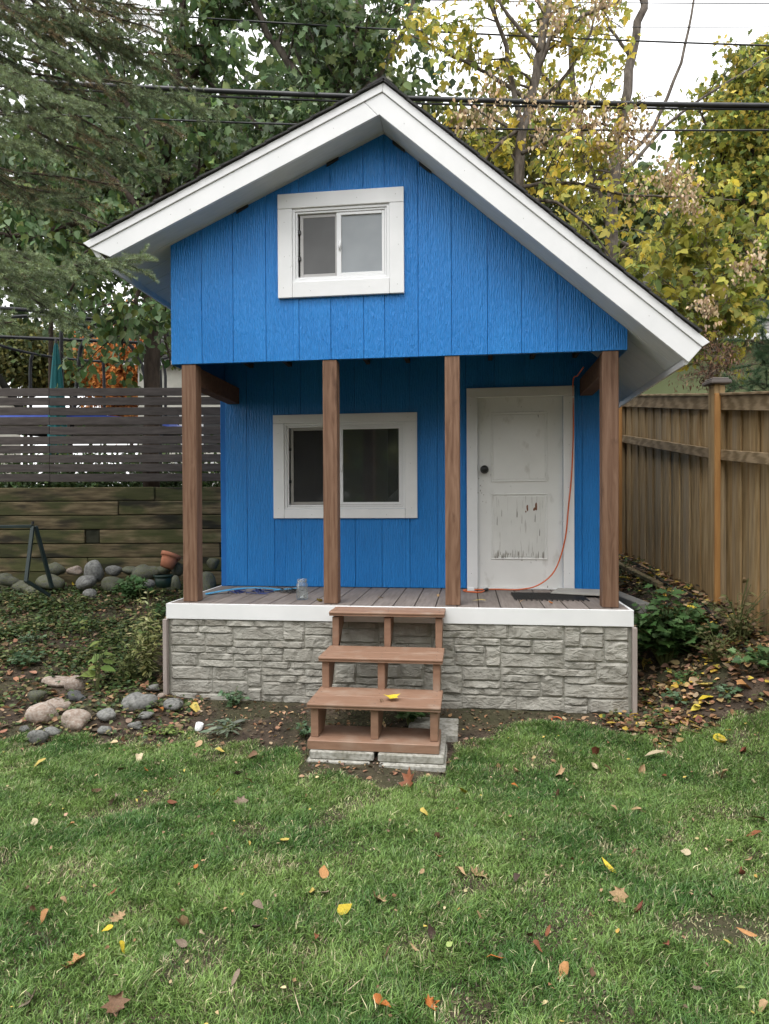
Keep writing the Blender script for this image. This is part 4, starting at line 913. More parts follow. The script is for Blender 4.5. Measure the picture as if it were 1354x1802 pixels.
cover('slope_weeds', 'low green and brown weeds on the slope below the cedar fence', P, 7, .04, .03, .035, T_OVATE, [(.05, .10, .03), (.10, .12, .04), (.15, .12, .06)], LEAF)
LIT = [(.24, .13, .07), (.34, .22, .12), (.16, .10, .06), (.44, .31, .19), (.30, .16, .09), (.12, .08, .05)]
P = bed_points(7500, (-4.6, -1.35), (4.2, 7.7), lambda x, y, a, d: .45)
cover('leaf_litter', 'brown fallen leaf litter scattered over the soil of the left bed', P, 1, .02, .012, .055, T_OVATE, LIT, DRY, 'leaf litter')
P = bed_points(9000, (1.55, 3.0), (4.2, 8.2), lambda x, y, a, d: .25+.6*sstep(-.5, .4, wob(x, y, .6, 2)))
cover('leaf_litter', 'thick brown and yellow leaf litter on the slope right of the playhouse', P, 1, .02, .012, .06, T_OVATE, LIT+[(.5, .37, .06), (.42, .28, .12)], DRY, 'leaf litter')
P = bed_points(2600, (-1.6, 2.0), (3.7, 5.2), lambda x, y, a, d: .5)
cover('leaf_litter', 'small brown leaf bits on the strip of soil before the stone skirt', P, 1, .02, .008, .035, T_OVATE, LIT, DRY, 'leaf litter')
P = bed_points(30000, (-4.6, 3.0), (3.7, 7.7), lambda x, y, a, d: .6*np.ones_like(x))
cover('soil_crumbs', 'crumbs of soil and bark chips over the beds', P, 1, .01, .004, .017, T_OVATE, [(.05, .035, .025), (.085, .06, .042), (.14, .11, .08), (.03, .02, .015)], DRY, 'soil')

# ------------------------------------------------------------------ fallen leaves, one by one
LCOL = {'bright yellow': (.62, .47, .04), 'yellow': (.52, .40, .10), 'pale tan': (.52, .43, .28), 'tan': (.42, .28, .15), 'orange tan': (.45, .23, .09), 'orange': (.42, .14, .03), 'rust': (.22, .08, .035), 'brown': (.16, .09, .05), 'grey brown': (.24, .18, .13), 'dark brown': (.06, .038, .028), 'pale green': (.30, .38, .12), 'red brown': (.24, .08, .05)}
def leaf_material(nm, c):
    return mat('leaf_'+nm.replace(' ', '_'), [tuple(v*.72 for v in c), tuple(v*1.05 for v in c)], ns=14, rough=.6, bump=.5, bs=30, dist=.004, var=.15, stain=((c[0]*.35, c[1]*.3, c[2]*.35), (40, 40, 40), .62, .72, .6))
LM = {k: leaf_material(k, c) for k, c in LCOL.items()}
def leaf_mesh(kind, curl, seed):
    out = {'ovate': [(0, 0), (.18, .08), (.31, .3), (.3, .5), (.17, .76), (0, 1)], 'oak': [(0, 0), (.05, .14), (.22, .2), (.1, .32), (.34, .46), (.14, .56), (.27, .78), (.08, .78), (0, 1)],
           'maple': [(0, 0), (.3, -.02), (.24, .16), (.56, .4), (.3, .45), (.34, .66), (.14, .64), (0, 1)], 'long': [(0, 0), (.07, .1), (.13, .35), (.11, .7), (0, 1)], 'curl': [(0, 0), (.2, .1), (.3, .4), (.22, .7), (0, 1)], 'straw': [(0, 0), (.012, .3), (.015, .6), (0, 1)]}[kind]
    r = random.Random(seed); rows = []
    V = []; F = []
    # midrib points at the same y as the outline, folded and curled
    def bend(x, y):
        z = curl*.55*abs(x)**1.3*(1.6 if kind == 'curl' else 1)+curl*.22*math.sin(y*3.0+seed)*(.5+y)
        return (x, y-.5+.0, z+.03*math.sin(9*x+seed)+.02*math.sin(11*y+2*seed))
    n = len(out)
    for x, y in out: V.append(bend(x, y))
    for x, y in out[1:-1]: V.append(bend(x*.5, y))
    for x, y in out[1:-1]: V.append(bend(0, y))
    for x, y in out[1:-1]: V.append(bend(-x*.5, y))
    for x, y in out[1:-1]: V.append(bend(-x*r.uniform(.85, 1.1), y))
    k = n-2; col = [[i+1 for i in range(k)]]+[[n+j*k+i for i in range(k)] for j in range(4)]
    for a, b in zip(col[:-1], col[1:]):
        F.append((0, a[0], b[0])); F.append((a[-1], n-1, b[-1]))
        for i in range(k-1): F.append((a[i], a[i+1], b[i+1], b[i]))
    V = [(v[0], v[1], v[2]) for v in V]
    me = bpy.data.meshes.new('fallen_leaf'); me.from_pydata(V, [], F); me.polygons.foreach_set('use_smooth', [True]*len(me.polygons)); return me
LME = {}
def leafobj(name, kind, color, loc, size, label, group='fallen leaves on the lawn', tilt=.25, seed=0):
    key = (kind, color, seed % 4)
    if key not in LME:
        me = leaf_mesh(kind, [.5, .9, 1.4, .8][seed % 4]*(1.6 if kind == 'curl' else 1), seed % 4+1); me.materials.append(LM[color]); LME[key] = me
    o = bpy.data.objects.new(name, LME[key]); COL.objects.link(o); r = random.Random(seed*7+3)
    o.location = tuple(loc); o.scale = (size, size, size); o.rotation_euler = (r.uniform(-tilt, tilt), r.uniform(-tilt, tilt), r.uniform(0, 6.28))
    return tag(o, label, 'straw' if kind == 'straw' else 'leaf', group)
LW_ = []
A4 = '140,95,yellow,ovate,42;490,80,pale tan,curl,36;555,98,pale tan,curl,26;515,118,orange,ovate,22;700,30,tan,ovate,30;775,50,yellow,ovate,34;425,115,brown,ovate,26;760,200,bright yellow,long,46;515,200,yellow,long,34;395,235,grey brown,maple,50;850,238,grey brown,maple,44;607,240,rust,curl,38;877,163,orange tan,ovate,36;885,70,brown,curl,40;835,130,dark brown,curl,34;340,200,brown,curl,32;122,305,pale tan,ovate,34;245,318,orange tan,curl,30;650,410,tan,straw,52;1000,375,yellow,ovate,44;1140,490,orange tan,ovate,52;1305,400,pale tan,ovate,36;1097,552,yellow,ovate,34;1145,558,grey brown,ovate,40;692,473,orange,ovate,22;1215,625,bright yellow,ovate,52;1335,570,tan,maple,52;415,655,tan,oak,72;378,692,bright yellow,ovate,40;433,757,bright yellow,ovate,38;645,660,tan,curl,60;638,750,grey brown,ovate,44;910,612,grey brown,curl,40;713,710,pale tan,curl,24;255,800,orange tan,maple,72;395,560,rust,long,44;225,595,tan,curl,30;155,650,orange tan,curl,40;120,620,brown,curl,28;905,680,dark brown,curl,34;1112,725,rust,curl,28;830,865,grey brown,long,60;1038,880,tan,curl,28;800,905,pale tan,straw,90;1050,970,pale tan,straw,100;1245,895,pale tan,straw,90;90,945,grey brown,maple,84;410,980,brown,maple,84;1335,950,orange,curl,44;340,545,tan,curl,24;175,335,tan,straw,44'
A5 = '75,165,rust,oak,96;275,200,bright yellow,ovate,56;145,272,yellow,ovate,40;192,350,brown,curl,44;188,425,rust,long,40;132,493,tan,ovate,28;270,490,tan,curl,44;335,480,tan,oak,72;465,120,tan,curl,34;460,178,orange,curl,28;610,135,tan,maple,50;640,153,pale tan,long,30;740,108,pale tan,ovate,40;787,120,tan,curl,38;745,62,red brown,curl,48;832,58,tan,long,30;905,125,tan,curl,44;985,140,rust,long,40;1190,135,tan,curl,40;1300,160,pale tan,curl,26;1265,52,red brown,curl,42;1190,20,yellow,ovate,40;520,258,tan,long,36;600,205,brown,curl,38;650,195,pale tan,ovate,22;810,268,tan,curl,34;880,260,tan,long,44;908,268,brown,long,30;760,325,pale green,ovate,32;885,415,brown,curl,36;660,440,rust,long,36;690,455,tan,long,28;790,470,bright yellow,long,64;465,515,dark brown,curl,36;535,545,pale tan,straw,56;825,580,tan,maple,56;895,620,red brown,curl,48;1060,420,pale tan,ovate,34;1280,440,tan,ovate,42;1262,480,red brown,curl,36;1215,380,tan,curl,28;1312,300,tan,long,80;1300,345,rust,long,60;1175,570,dark brown,long,70;1275,710,orange tan,long,60;1215,755,yellow,ovate,44;990,745,red brown,curl,36;730,640,tan,curl,26;575,700,rust,long,50;512,715,brown,ovate,40;540,760,rust,curl,36;340,645,tan,curl,30;165,715,dark brown,curl,44;230,748,pale green,ovate,28;390,800,orange,ovate,56;625,845,orange tan,ovate,62;730,858,brown,curl,32;293,760,grey brown,curl,32;10,770,brown,long,48;108,765,tan,long,34;170,970,orange,maple,52;1250,910,pale green,ovate,34;1330,975,tan,curl,44;490,970,pale tan,straw,80;1100,920,grey brown,curl,28;240,640,pale tan,straw,44;905,325,pale tan,straw,70;1180,465,pale tan,straw,80;410,285,pale tan,straw,50;5,965,orange,curl,36'
for s_, u0 in ((A4, 0), (A5, 677)):
    for e_ in s_.split(';'):
        a, b, c, k, z = e_.split(','); LW_.append((u0+float(a)/2, 1300+float(b)/2, c, k, float(z)/2))
colw = [(60, 'at the far left of the lawn'), (170, 'below the lawn edge rocks'), (290, 'below the smooth grey boulder'), (420, 'below the left porch post'), (530, 'left of the steps'), (620, 'below the left step side'), (700, 'straight below the steps'), (790, 'below the right step side'), (900, 'right of the steps'), (1010, 'below the white door'), (1110, 'below the right porch post'), (1230, 'below the large green bush'), (1400, 'at the far right of the lawn')]
rowsw = [(1345, 'at the lawn back edge'), (1400, 'on the rear lawn'), (1460, 'just behind mid lawn'), (1530, 'on mid lawn'), (1600, 'just before mid lawn'), (1660, 'on the near lawn'), (1725, 'low on the lawn'), (1900, 'on the closest lawn')]
form = {'ovate': 'oval leaf', 'oak': 'lobed oak leaf', 'maple': 'broad crumpled leaf', 'long': 'narrow folded leaf', 'curl': 'curled dry leaf', 'straw': 'thin bent straw'}
seen = {}
for i, (u, v, c, k, z) in enumerate(LW_):
    g_ = ground_at(u, v+4); dd = (g_-CAM)@FW
    size = z*1.12*dd/FPX
    cw = next(t for x_, t in colw if u < x_); rw_ = next(t for y_, t in rowsw if v < y_)
    lb = f'{c} {form[k]} {rw_}, {cw}'
    if lb in seen:
        seen[lb] += 1; lb = ['smaller ', 'third ', 'tiniest '][min(2, seen[lb]-2)]+lb if seen[lb] > 1 else lb
    else: seen[lb] = 1
    lb = lb.replace(', ', ' ') if len(lb.split()) < 17 else ' '.join(w for w in lb.split() if w not in ('of', 'the'))
    leafobj('fallen_leaf' if k != 'straw' else 'dry_straw', k, c, (g_[0], g_[1], height(g_[0], g_[1])+.031), size, lb, 'fallen leaves on the lawn' if k != 'straw' else 'dry straws on the lawn', .65, i)
# leaves elsewhere
for i, (loc, c, k, sz, lb) in enumerate([((1.855, -.86, .301), 'bright yellow', 'maple', .10, 'bright yellow crumpled leaf on the lowest tread of the steps'), ((1.80, -.92, .286), 'brown', 'curl', .04, 'tiny brown curled leaf on the lowest tread beside the yellow one'),
        ((1.17, .12, ZK+.02), 'yellow', 'ovate', .075, 'yellow oval leaf on the deck touching the second post'), ((1.62, .38, ZK+.008), 'tan', 'long', .07, 'tan narrow leaf on the deck above the top tread'), ((2.42, .2, ZK+.012), 'yellow', 'long', .12, 'long yellow leaf on the deck right of the third post'),
        ((2.75, .25, ZK+.01), 'tan', 'long', .08, 'tan narrow leaf on the deck before the door'), ((2.09, .5, ZK+.012), 'tan', 'curl', .04, 'small tan leaf on the deck left of the third post'), ((2.96, .12, ZK+.02), 'orange', 'curl', .04, 'small orange curled leaf near the black grate')]):
    leafobj('fallen_leaf', k, c, loc, sz, lb, 'fallen leaves on the porch and steps', .2, i+300)
for i, (u, v, c, k, z, lb) in enumerate([(1018, 1225, 'x', 'x', 0, '')][:0]+[(1238, 1160-62, 'bright yellow', 'maple', 34, 'bright yellow leaf on the black edging, largest of its cluster'), (1225, 1080, 'bright yellow', 'long', 34, 'long bright yellow leaf lying across the black edging'), (1263, 1155, 'bright yellow', 'ovate', 22, 'yellow leaf on the leaf litter right of the large bush'), (1240, 1210, 'yellow', 'ovate', 26, 'yellow leaf on the litter in front of the fence shrub'),
        (1242, 1236, 'bright yellow', 'ovate', 24, 'bright yellow oval leaf on bare soil below the large bush'), (1315, 1215, 'orange tan', 'curl', 28, 'orange curled leaf on litter below the cedar fence'), (1140, 1175, 'yellow', 'curl', 26, 'yellow curled leaf at the foot of the large bush'), (1268, 1308, 'bright yellow', 'ovate', 26, 'bright yellow leaf on the grass edge, right side'), (1200, 1010, 'bright yellow', 'ovate', 26, 'yellow leaf on the slope behind the large bush'),
        (1110, 1025, 'bright yellow', 'long', 40, 'long yellow leaf beside the grey timber next to the post'), (1190, 1045, 'yellow', 'ovate', 24, 'yellow leaf near the top of the black edging'), (150, 1210, 'bright yellow', 'ovate', 12, 'small orange yellow leaf on the pink granite rock'), (283, 1255, 'orange', 'curl', 14, 'orange leaf between boulder and speckled rock'), (345, 1253, 'yellow', 'curl', 20, 'rolled yellow leaf on soil under the stone skirt'), (340, 1242, 'orange tan', 'curl', 16, 'orange leaf on soil against the stone skirt'), (132, 1030, 'bright yellow', 'curl', 14, 'yellow leaf among weeds right of the green frame')]):
    g_ = ground_at(u, v); dd = (g_-CAM)@FW
    leafobj('fallen_leaf', k, c, (g_[0], g_[1], g_[2]+.03), z*1.2*dd/FPX, lb, 'fallen leaves on the beds', .4, i+400)
g_ = ground_at(1152, 1342)
leafobj('feather', 'long', 'pale tan', (g_[0], g_[1], height(g_[0], g_[1])+.05), .13, 'pale grey feather standing in the lawn below the right stone corner', None, .2, 900)['category'] = 'feather'

n = 520; d_ = np.sqrt(rng.uniform(1.6**2, 4.7**2, n)); lt = rng.uniform(-1, 1, n)*(d_*.6+.3); P = CAM+lt[:, None]*RT0+d_[:, None]*FW0; P[:, 2] = height(P[:, 0], P[:, 1])+.026
a = rng.uniform(0, 6.28, n)
tag(scatter('leaf_bits', P, np.stack([np.cos(a), np.sin(a), rng.normal(0, .4, n)], 1), rng.normal(0, .45, (n, 3))+[0, 0, 1], rng.uniform(.008, .024, n), T_OVATE, pick(LIT+[(.5, .40, .22), (.55, .42, .10)], n, .2), DRY), 'crumbled bits of dry leaf caught in the lawn', 'leaf litter', None, 'stuff')

# ------------------------------------------------------------------ trees
def grow(name, label, cat, limbs, n2, L2, n3, L3, lp, lsize, tmpl, cols, bark=BARKM, lmat=LEAF, group=None, clip=None, up=.25, droop=.5, seeds=0, jit=.2, tw=.006, leafspread=.09, base=None, t0=.15):
    pts0 = np.array(limbs[0][0]); b = pts0[0] if base is None else base
    r = root(name, b, label, cat, group)
    tr = MB(); tips = []
    for pts, r0, r1 in limbs:
        P = np.array(pts, float); Q = []
        for i in range(len(P)-1):
            for k in range(4):
                t = k/4; Q.append(P[i]*(1-t)+P[i+1]*t)
        Q.append(P[-1]); Q = np.array(Q); Q[1:-1] = (Q[:-2]+2*Q[1:-1]+Q[2:])/4
        Q[1:-1] += rng.normal(0, r0*.18, (len(Q)-2, 3))
        tr.tube(Q, [r0, r1], 8)
        m = len(Q)
        ln = np.linalg.norm(np.diff(Q, axis=0), axis=1).sum()
        for k in range(max(1, int(n2*ln))):
            t = rng.uniform(t0, 1); i = min(m-2, int(t*(m-1))); s0 = Q[i]; tg = Q[i+1]-Q[i]; tg /= np.linalg.norm(tg)+1e-9
            dr = rsph(1)[0]; dr = dr-.55*dr@tg*tg+tg*.35+np.array([0, 0, up]); dr /= np.linalg.norm(dr)
            Ls = L2*rng.uniform(.5, 1.2)
            C = [s0]; dcur = dr.copy()
            for q in range(5):
                dcur = dcur+rng.normal(0, .16, 3)+np.array([0, 0, -droop*.08*q]); dcur /= np.linalg.norm(dcur); C.append(C[-1]+dcur*Ls/5)
            C = np.array(C)
            if clip is not None and not clip(C[3:5]).all(): continue
            rr = (r0*(1-t)+r1*t)*.42; tr.tube(C, [min(rr, .022), tw], 5, False)
            for j in range(n3):
                tt = rng.uniform(.2, 1)*5; a = min(4, int(tt)); s1 = C[a]+(C[a+1]-C[a])*(tt-a)
                d1 = rsph(1)[0]*.9+(C[a+1]-C[a])/(Ls/5)*.7+np.array([0, 0, .1]); d1 /= np.linalg.norm(d1)
                l1 = L3*rng.uniform(.4, 1.2); e1 = s1+d1*l1*.55+rng.normal(0, .02, 3); e2 = s1+d1*l1+np.array([0, 0, -droop*l1*.35])
                tr.tube([s1, e1, e2], [tw*.75, tw*.35], 3, False); tips.append((s1, e1, e2))
    tr.build('trunk', bark, r, 0, True, False)
    tp = np.array(tips); n = len(tp)*lp; ii = np.repeat(np.arange(len(tp)), lp); t = rng.uniform(.1, 1.05, n)[:, None]
    P = tp[ii, 0]*(1-t)**2+2*tp[ii, 1]*t*(1-t)+tp[ii, 2]*t*t+rng.normal(0, leafspread, (n, 3))
    if clip is not None:
        k = clip(P); P = P[k]; n = len(P)
    q = P-CAM; dd = q@FW; uu = 677+FPX*(q@RT)/dd; vv = 901-FPX*(q@UP)/dd
    k = (uu > -260) & (uu < 1620) & (vv > -260); P = P[k]; n = len(P)
    T = rng.normal(0, .6, (n, 3))+[0, 0, -.75]; N = rng.normal(0, .6, (n, 3))+np.array([0, -.5, .7])
    c = pick(cols, n, jit)*(1+.22*wob(P[:, 0]+P[:, 2], P[:, 1]+P[:, 2]*1.3, .9, 2))[:, None]
    scatter('crown', P, T, N, lsize*rng.uniform(.55, 1.25, n), tmpl, np.clip(c, .004, 1), lmat, r)
    return r, tp
def px(l, d): return [at(u, v, d if not hasattr(d, '__len__') else d[i]) for i, (u, v) in enumerate(l)]
def nohouse(P):                         # foliage keeps clear of the playhouse
    P = np.atleast_2d(P); return ~((P[:, 0] > -.9) & (P[:, 0] < 4.4) & (P[:, 1] < 3.0) & (P[:, 1] > -1.5) & (P[:, 2] < 5.2))
def uv(P):
    q = P-CAM; dd = q@FW; return 677+FPX*(q@RT)/dd, 901-FPX*(q@UP)/dd, dd
def offtrunk(P):                        # few leaves hang in front of the bare stem
    P = np.atleast_2d(P); u, v, dd = uv(P); tx = np.interp(v, [-60, 30, 130, 230, 320, 420], [972, 962, 945, 922, 913, 910])
    return nohouse(P) & ~((np.abs(u-tx) < 20) & (dd < 8.95) & (rng.uniform(0, 1, len(P)) < .8)) & ~((u > 1130) & (v < 300) & (rng.uniform(0, 1, len(P)) < .7))
def opensky(P):                         # the crown is thin towards the open sky at the upper right
    P = np.atleast_2d(P); u, v, dd = uv(P); return nohouse(P) & ~((u > 1110) & (u < 1290) & (v < 290) & (rng.uniform(0, 1, len(P)) < .75))
def groundz(u, d): 
    q = at(u, 888, d); return np.array([q[0], q[1], height(q[0], q[1])-.1])
GM = [(.07, .13, .045), (.10, .17, .06), (.14, .21, .09), (.23, .29, .19), (.17, .23, .07)]
GM2 = GM[:3]+[(.13, .17, .04)]
d0 = 9.6
grow('maple_tree', 'large green leafed maple rising behind the left slope of the roof', 'tree',
     [([groundz(585, d0)]+px([(590, 300), (600, 190), (612, 110), (640, -10), (655, -160)], d0), .13, .06), (px([(590, 290), (540, 160), (470, 60), (420, -60), (390, -180)], d0), .07, .03), (px([(590, 320), (500, 260), (430, 200), (350, 130)], d0), .06, .02),
      (px([(600, 200), (670, 130), (720, 40), (740, -60)], d0), .05, .02), (px([(595, 250), (520, 90), (520, -40)], d0), .05, .02), (px([(590, 340), (480, 330), (400, 330), (340, 290)], d0), .05, .02), (px([(600, 180), (560, 60), (560, -120)], d0+.6), .05, .02), (px([(590, 320), (500, 390), (400, 420)], d0-.2), .04, .02)],
     3.8, 1.0, 8, .42, 10, .125, T_MAPLE, GM, clip=nohouse)
d0 = 9.0
grow('maple_tree', 'dark green leafed tree drooping behind the left eave and the slat fence', 'tree',
     [([groundz(268, d0+.3)]+px([(268, 560), (262, 480), (275, 380), (300, 250), (320, 80), (330, -80)], d0+.3), .12, .05), (px([(265, 470), (210, 430), (150, 440), (120, 520)], d0), .05, .015), (px([(268, 420), (220, 330), (150, 280), (80, 260)], d0+.2), .05, .02),
      (px([(268, 450), (250, 500), (225, 560), (215, 610)], d0-.1), .04, .012), (px([(280, 380), (350, 300), (400, 250)], d0+.5), .05, .02), (px([(290, 300), (220, 180), (150, 60), (100, -60)], d0+.6), .05, .02), (px([(266, 520), (290, 580), (300, 640)], d0-.2), .03, .01), (px([(300, 200), (370, 90), (400, -40)], d0+.5), .04, .02), (px([(285, 330), (120, 400), (20, 420), (-80, 380)], d0+.6), .05, .02)],
     3.6, .8, 8, .4, 10, .125, T_OVATE, GM2, BARKD, clip=nohouse)
YL = [(.72, .58, .09), (.52, .46, .09), (.34, .36, .08), (.20, .25, .06), (.44, .44, .09), (.62, .50, .08)]
d0 = 8.9
r_, tp1 = grow('box_elder_tree', 'yellow leafed box elder with bare grey trunk rising behind the right slope of the roof', 'tree',
     [([groundz(905, d0)]+px([(910, 420), (913, 320), (922, 230), (945, 130), (962, 30), (972, -60), (985, -200)], d0), .085, .04), (px([(920, 240), (903, 150), (885, 60), (850, -20), (820, -120)], d0), .04, .018), (px([(948, 120), (975, 55), (1030, 25), (1085, 8), (1120, -40)], d0), .035, .012),
      (px([(912, 330), (960, 322), (1010, 320), (1100, 345), (1200, 345), (1300, 352)], d0), .03, .008), (px([(912, 350), (980, 355), (1040, 400), (1090, 480)], d0-.3), .028, .008), (px([(925, 220), (870, 260), (820, 330), (790, 300)], d0), .03, .01), (px([(935, 180), (860, 130), (780, 90), (720, 60)], d0), .03, .01), (px([(918, 270), (990, 235), (1060, 215), (1130, 250)], d0-.2), .03, .01), (px([(950, 90), (880, 10), (860, -80)], d0-.3), .03, .01), (px([(930, 200), (1000, 130), (1040, 60), (1060, -40)], d0+.3), .03, .01)],
     3.0, .75, 6, .36, 5, .125, T_TRI, YL, BARKM, LEAFY, clip=offtrunk, jit=.18, tw=.005, leafspread=.07)
d0 = 11.2
grow('box_elder_tree', 'twin stemmed taller yellow green tree behind the box elder, right of it', 'tree',
     [([groundz(1090, d0)]+px([(1085, 560), (1080, 480), (1075, 370), (1090, 240), (1115, 90), (1135, -10), (1150, -160)], d0), .13, .05), (px([(1080, 300), (1150, 230), (1200, 110), (1222, 0), (1230, -120)], d0), .04, .012), (px([(1080, 330), (1170, 220), (1270, 150), (1354, 100)], d0), .035, .01), (px([(1078, 400), (1020, 250), (1005, 100), (1000, -80)], d0+.4), .08, .03),
      (px([(1078, 420), (1130, 440), (1200, 430), (1280, 420)], d0), .04, .012), (px([(1010, 200), (930, 100), (880, 0)], d0+.4), .04, .015), (px([(1010, 260), (900, 230), (820, 180)], d0+.6), .04, .015), (px([(1078, 440), (980, 420), (900, 400)], d0), .03, .012), (px([(1110, 100), (1060, 30), (1050, -80)], d0), .03, .01), (px([(1078, 470), (1160, 500), (1230, 520)], d0), .03, .012)],
     1.9, 1.0, 6, .42, 6, .13, T_TRI, YL[1:], BARKM, LEAFY, clip=opensky, jit=.18)
# hanging seed clusters on the box elder
SD = []; 
cent = px([(1010, 250), (1030, 240), (1060, 240), (1095, 225), (1120, 250), (990, 270), (940, 260), (950, 200), (1000, 230), (1075, 260), (1100, 270), (1150, 330), (1165, 320), (1190, 345), (1110, 355), (1200, 380), (1180, 370), (1280, 490), (1310, 470), (955, 30), (970, 60), (1045, 40), (1060, 20), (1030, 60), (905, 20), (1000, 10), (960, 75), (1080, 300), (1060, 290), (820, 225), (800, 240), (870, 210), (850, 235), (860, 180), (1215, 545), (1230, 560), (1160, 350), (1085, 190+60), (1040, 270), (925, 215), (1005, 205)], 8.75)
for c in cent:
    n = 64; c = np.array(c)-FW0*.35
    q = c+rng.normal(0, 1, (n, 3))*[.075, .075, .10]; SD.append(q)
SD = np.concatenate(SD); n = len(SD)
T = rng.normal(0, .35, (n, 3))+[0, 0, -1]
scatter('seed_cluster', SD, T, rsph(n), .05*rng.uniform(.7, 1.3, n), T_LANCE if False else T_OVATE, pick([(.50, .37, .22), (.38, .27, .15), (.58, .46, .30)], n, .2), DRY, r_)
d0 = 14.5
RM = [(.16, .21, .05), (.27, .30, .06), (.40, .39, .07), (.11, .16, .04), (.55, .43, .08)]
grow('maple_tree', 'dense green and gold maple filling the right edge behind the olive house', 'tree',
     [([groundz(1335, d0)]+px([(1335, 600), (1330, 420), (1335, 250), (1345, 100)], d0), .18, .06), (px([(1330, 480), (1270, 380), (1220, 330), (1190, 300)], d0), .07, .02), (px([(1330, 400), (1270, 280), (1225, 180)], d0), .06, .02), (px([(1335, 300), (1300, 180), (1290, 110)], d0), .06, .02), (px([(1330, 520), (1240, 500), (1160, 480)], d0), .06, .02), (px([(1330, 450), (1430, 330), (1500, 200)], d0), .07, .02),
      (px([(1330, 500), (1250, 440), (1200, 420)], d0-.5), .05, .02), (px([(1332, 350), (1380, 220), (1400, 100)], d0), .06, .02)],
     4.4, 1.25, 9, .5, 13, .14, T_MAPLE, RM, BARKD, LEAFY, up=.3)
# ---- thin shrub behind the cedar fence with dried leaves, and nearer yellow sprays
d0 = 9.2
grow('fence_sapling', 'sapling with yellow green sprays behind the cedar fence post', 'sapling',
     [([groundz(1245, d0)]+px([(1250, 640), (1262, 540), (1250, 450), (1200, 380)], d0), .02, .006), (px([(1258, 600), (1220, 560), (1190, 480)], d0), .012, .004), (px([(1258, 560), (1310, 480), (1350, 400)], d0), .014, .004), (px([(1255, 620), (1300, 560), (1345, 520)], d0), .012, .004), (px([(1258, 560), (1150, 480), (1120, 450)], d0-.2), .012, .004), (px([(1245, 660), (1200, 600), (1180, 560)], d0), .01, .004)],
     7, .5, 6, .26, 3, .16, T_TRI, [(.42, .38, .06), (.25, .28, .05), (.34, .34, .06), (.16, .2, .05)], TWIGD, LEAFY, clip=nohouse)
grow('dry_shrub', 'shrub of curled dry brown leaves showing over the cedar fence', 'shrub',
     [([groundz(1300, d0)]+px([(1290, 700), (1275, 640), (1240, 620)], d0-.3), .015, .005), (px([(1290, 690), (1310, 640), (1335, 640)], d0-.3), .012, .004), (px([(1290, 680), (1220, 650)], d0-.3), .01, .004)],
     9, .3, 6, .2, 7, .065, T_LANCE, [(.16, .09, .05), (.24, .15, .09), (.11, .06, .04)], TWIGD, DRY, clip=nohouse)
# ---- background trees
def far_tree(name, label, u, v, ru, rv, d, cols, n, ls, bark=BARKD, group='trees in the distance', tmpl=T_OVATE, place=None):
    if place is None: b = groundz(u, d); c = at(u, v, d); rx = ru*d/FPX; rz = rv*d/FPX
    else: b, c, rx, rz = place
    r = root(name, b, label, 'tree', group)
    mb = MB().tube([b, (b+c)/2, c+[0, 0, rz*.4]], [.02*d/2.5*.35+.05, .03], 7)
    for k in range(7):
        a = rng.uniform(0, 6.28); s0 = b+(c-b)*rng.uniform(.5, 1.0); mb.tube([s0, s0+[math.cos(a)*rx*.4, math.sin(a)*rx*.4, rz*.25], s0+[math.cos(a)*rx*.75, math.sin(a)*rx*.75, rz*.45]], [.05, .012], 5, False)
    mb.build('trunk', bark, r, 0, True, False)
    K = 34; cc = rsph(K)*rng.uniform(.35, .95, (K, 1)); cc *= [rx, rx, rz]; cc += c
    ci = rng.integers(0, K, n); s_ = rng.uniform(.16, .34, K)[ci][:, None]
    P = cc[ci]+rng.normal(0, 1, (n, 3))*[rx, rx, rz]*s_
    cl = pick(cols, n, .2)*(.8+.4*rng.uniform(0, 1, K)[ci])[:, None]
    scatter('crown', P, rng.normal(0, .6, (n, 3))+[0, 0, -.5], rng.normal(0, .6, (n, 3))+[0, -.4, .7], ls*rng.uniform(.6, 1.3, n), tmpl, cl, FAR, r)
DG = [(.05, .085, .035), (.08, .12, .04), (.12, .16, .055)]
OL = [(.10, .11, .03), (.17, .16, .04), (.07, .085, .028)]
far_tree('orange_maple', 'orange autumn maple seen far off between the slat fence and the left eave', 232, 665, 66, 78, 32, [(.42, .15, .03), (.5, .22, .05), (.32, .10, .025)], 17000, .17)
far_tree('orange_maple', 'small orange and yellow tree peeking out beside the upper wall corner', 305, 600, 24, 40, 30, [(.55, .27, .04), (.5, .18, .03)], 2500, .26)
far_tree('olive_tree', 'olive yellow tree far behind the trampoline', 45, 620, 75, 50, 30, OL, 14000, .2)
far_tree('olive_tree', 'green olive tree in the distance left of the orange maple', 125, 640, 42, 50, 34, OL+DG, 9000, .2)
far_tree('distant_conifer', 'tall grey green conifer far behind the orange maple', 160, 600, 44, 80, 40, [(.08, .11, .08), (.11, .14, .10), (.06, .085, .06)], 7000, .4, tmpl=T_LANCE)
far_tree('backdrop_tree', 'dark green tree behind the maples, left part of the skyline', 90, 300, 210, 230, 19, DG, 13000, .22)
far_tree('backdrop_tree', 'dark green tree behind the maples at the centre left', 420, 330, 190, 230, 18, DG, 7500, .26)
far_tree('backdrop_tree', 'tall green tree behind the roof peak', 640, 240, 150, 220, 20, DG+[(.11, .13, .04)], 6500, .26)
far_tree('backdrop_tree', 'olive green tree behind the box elder', 850, 330, 150, 150, 20, OL+[(.2, .18, .04)], 8500, .24)
far_tree('backdrop_tree', 'low green tree behind the right roof slope', 1080, 440, 150, 110, 20, OL+DG, 9500, .24)
far_tree('backdrop_tree', 'dense green tree behind the gold maple at the right edge', 1330, 430, 150, 170, 24, OL+DG, 12000, .28)

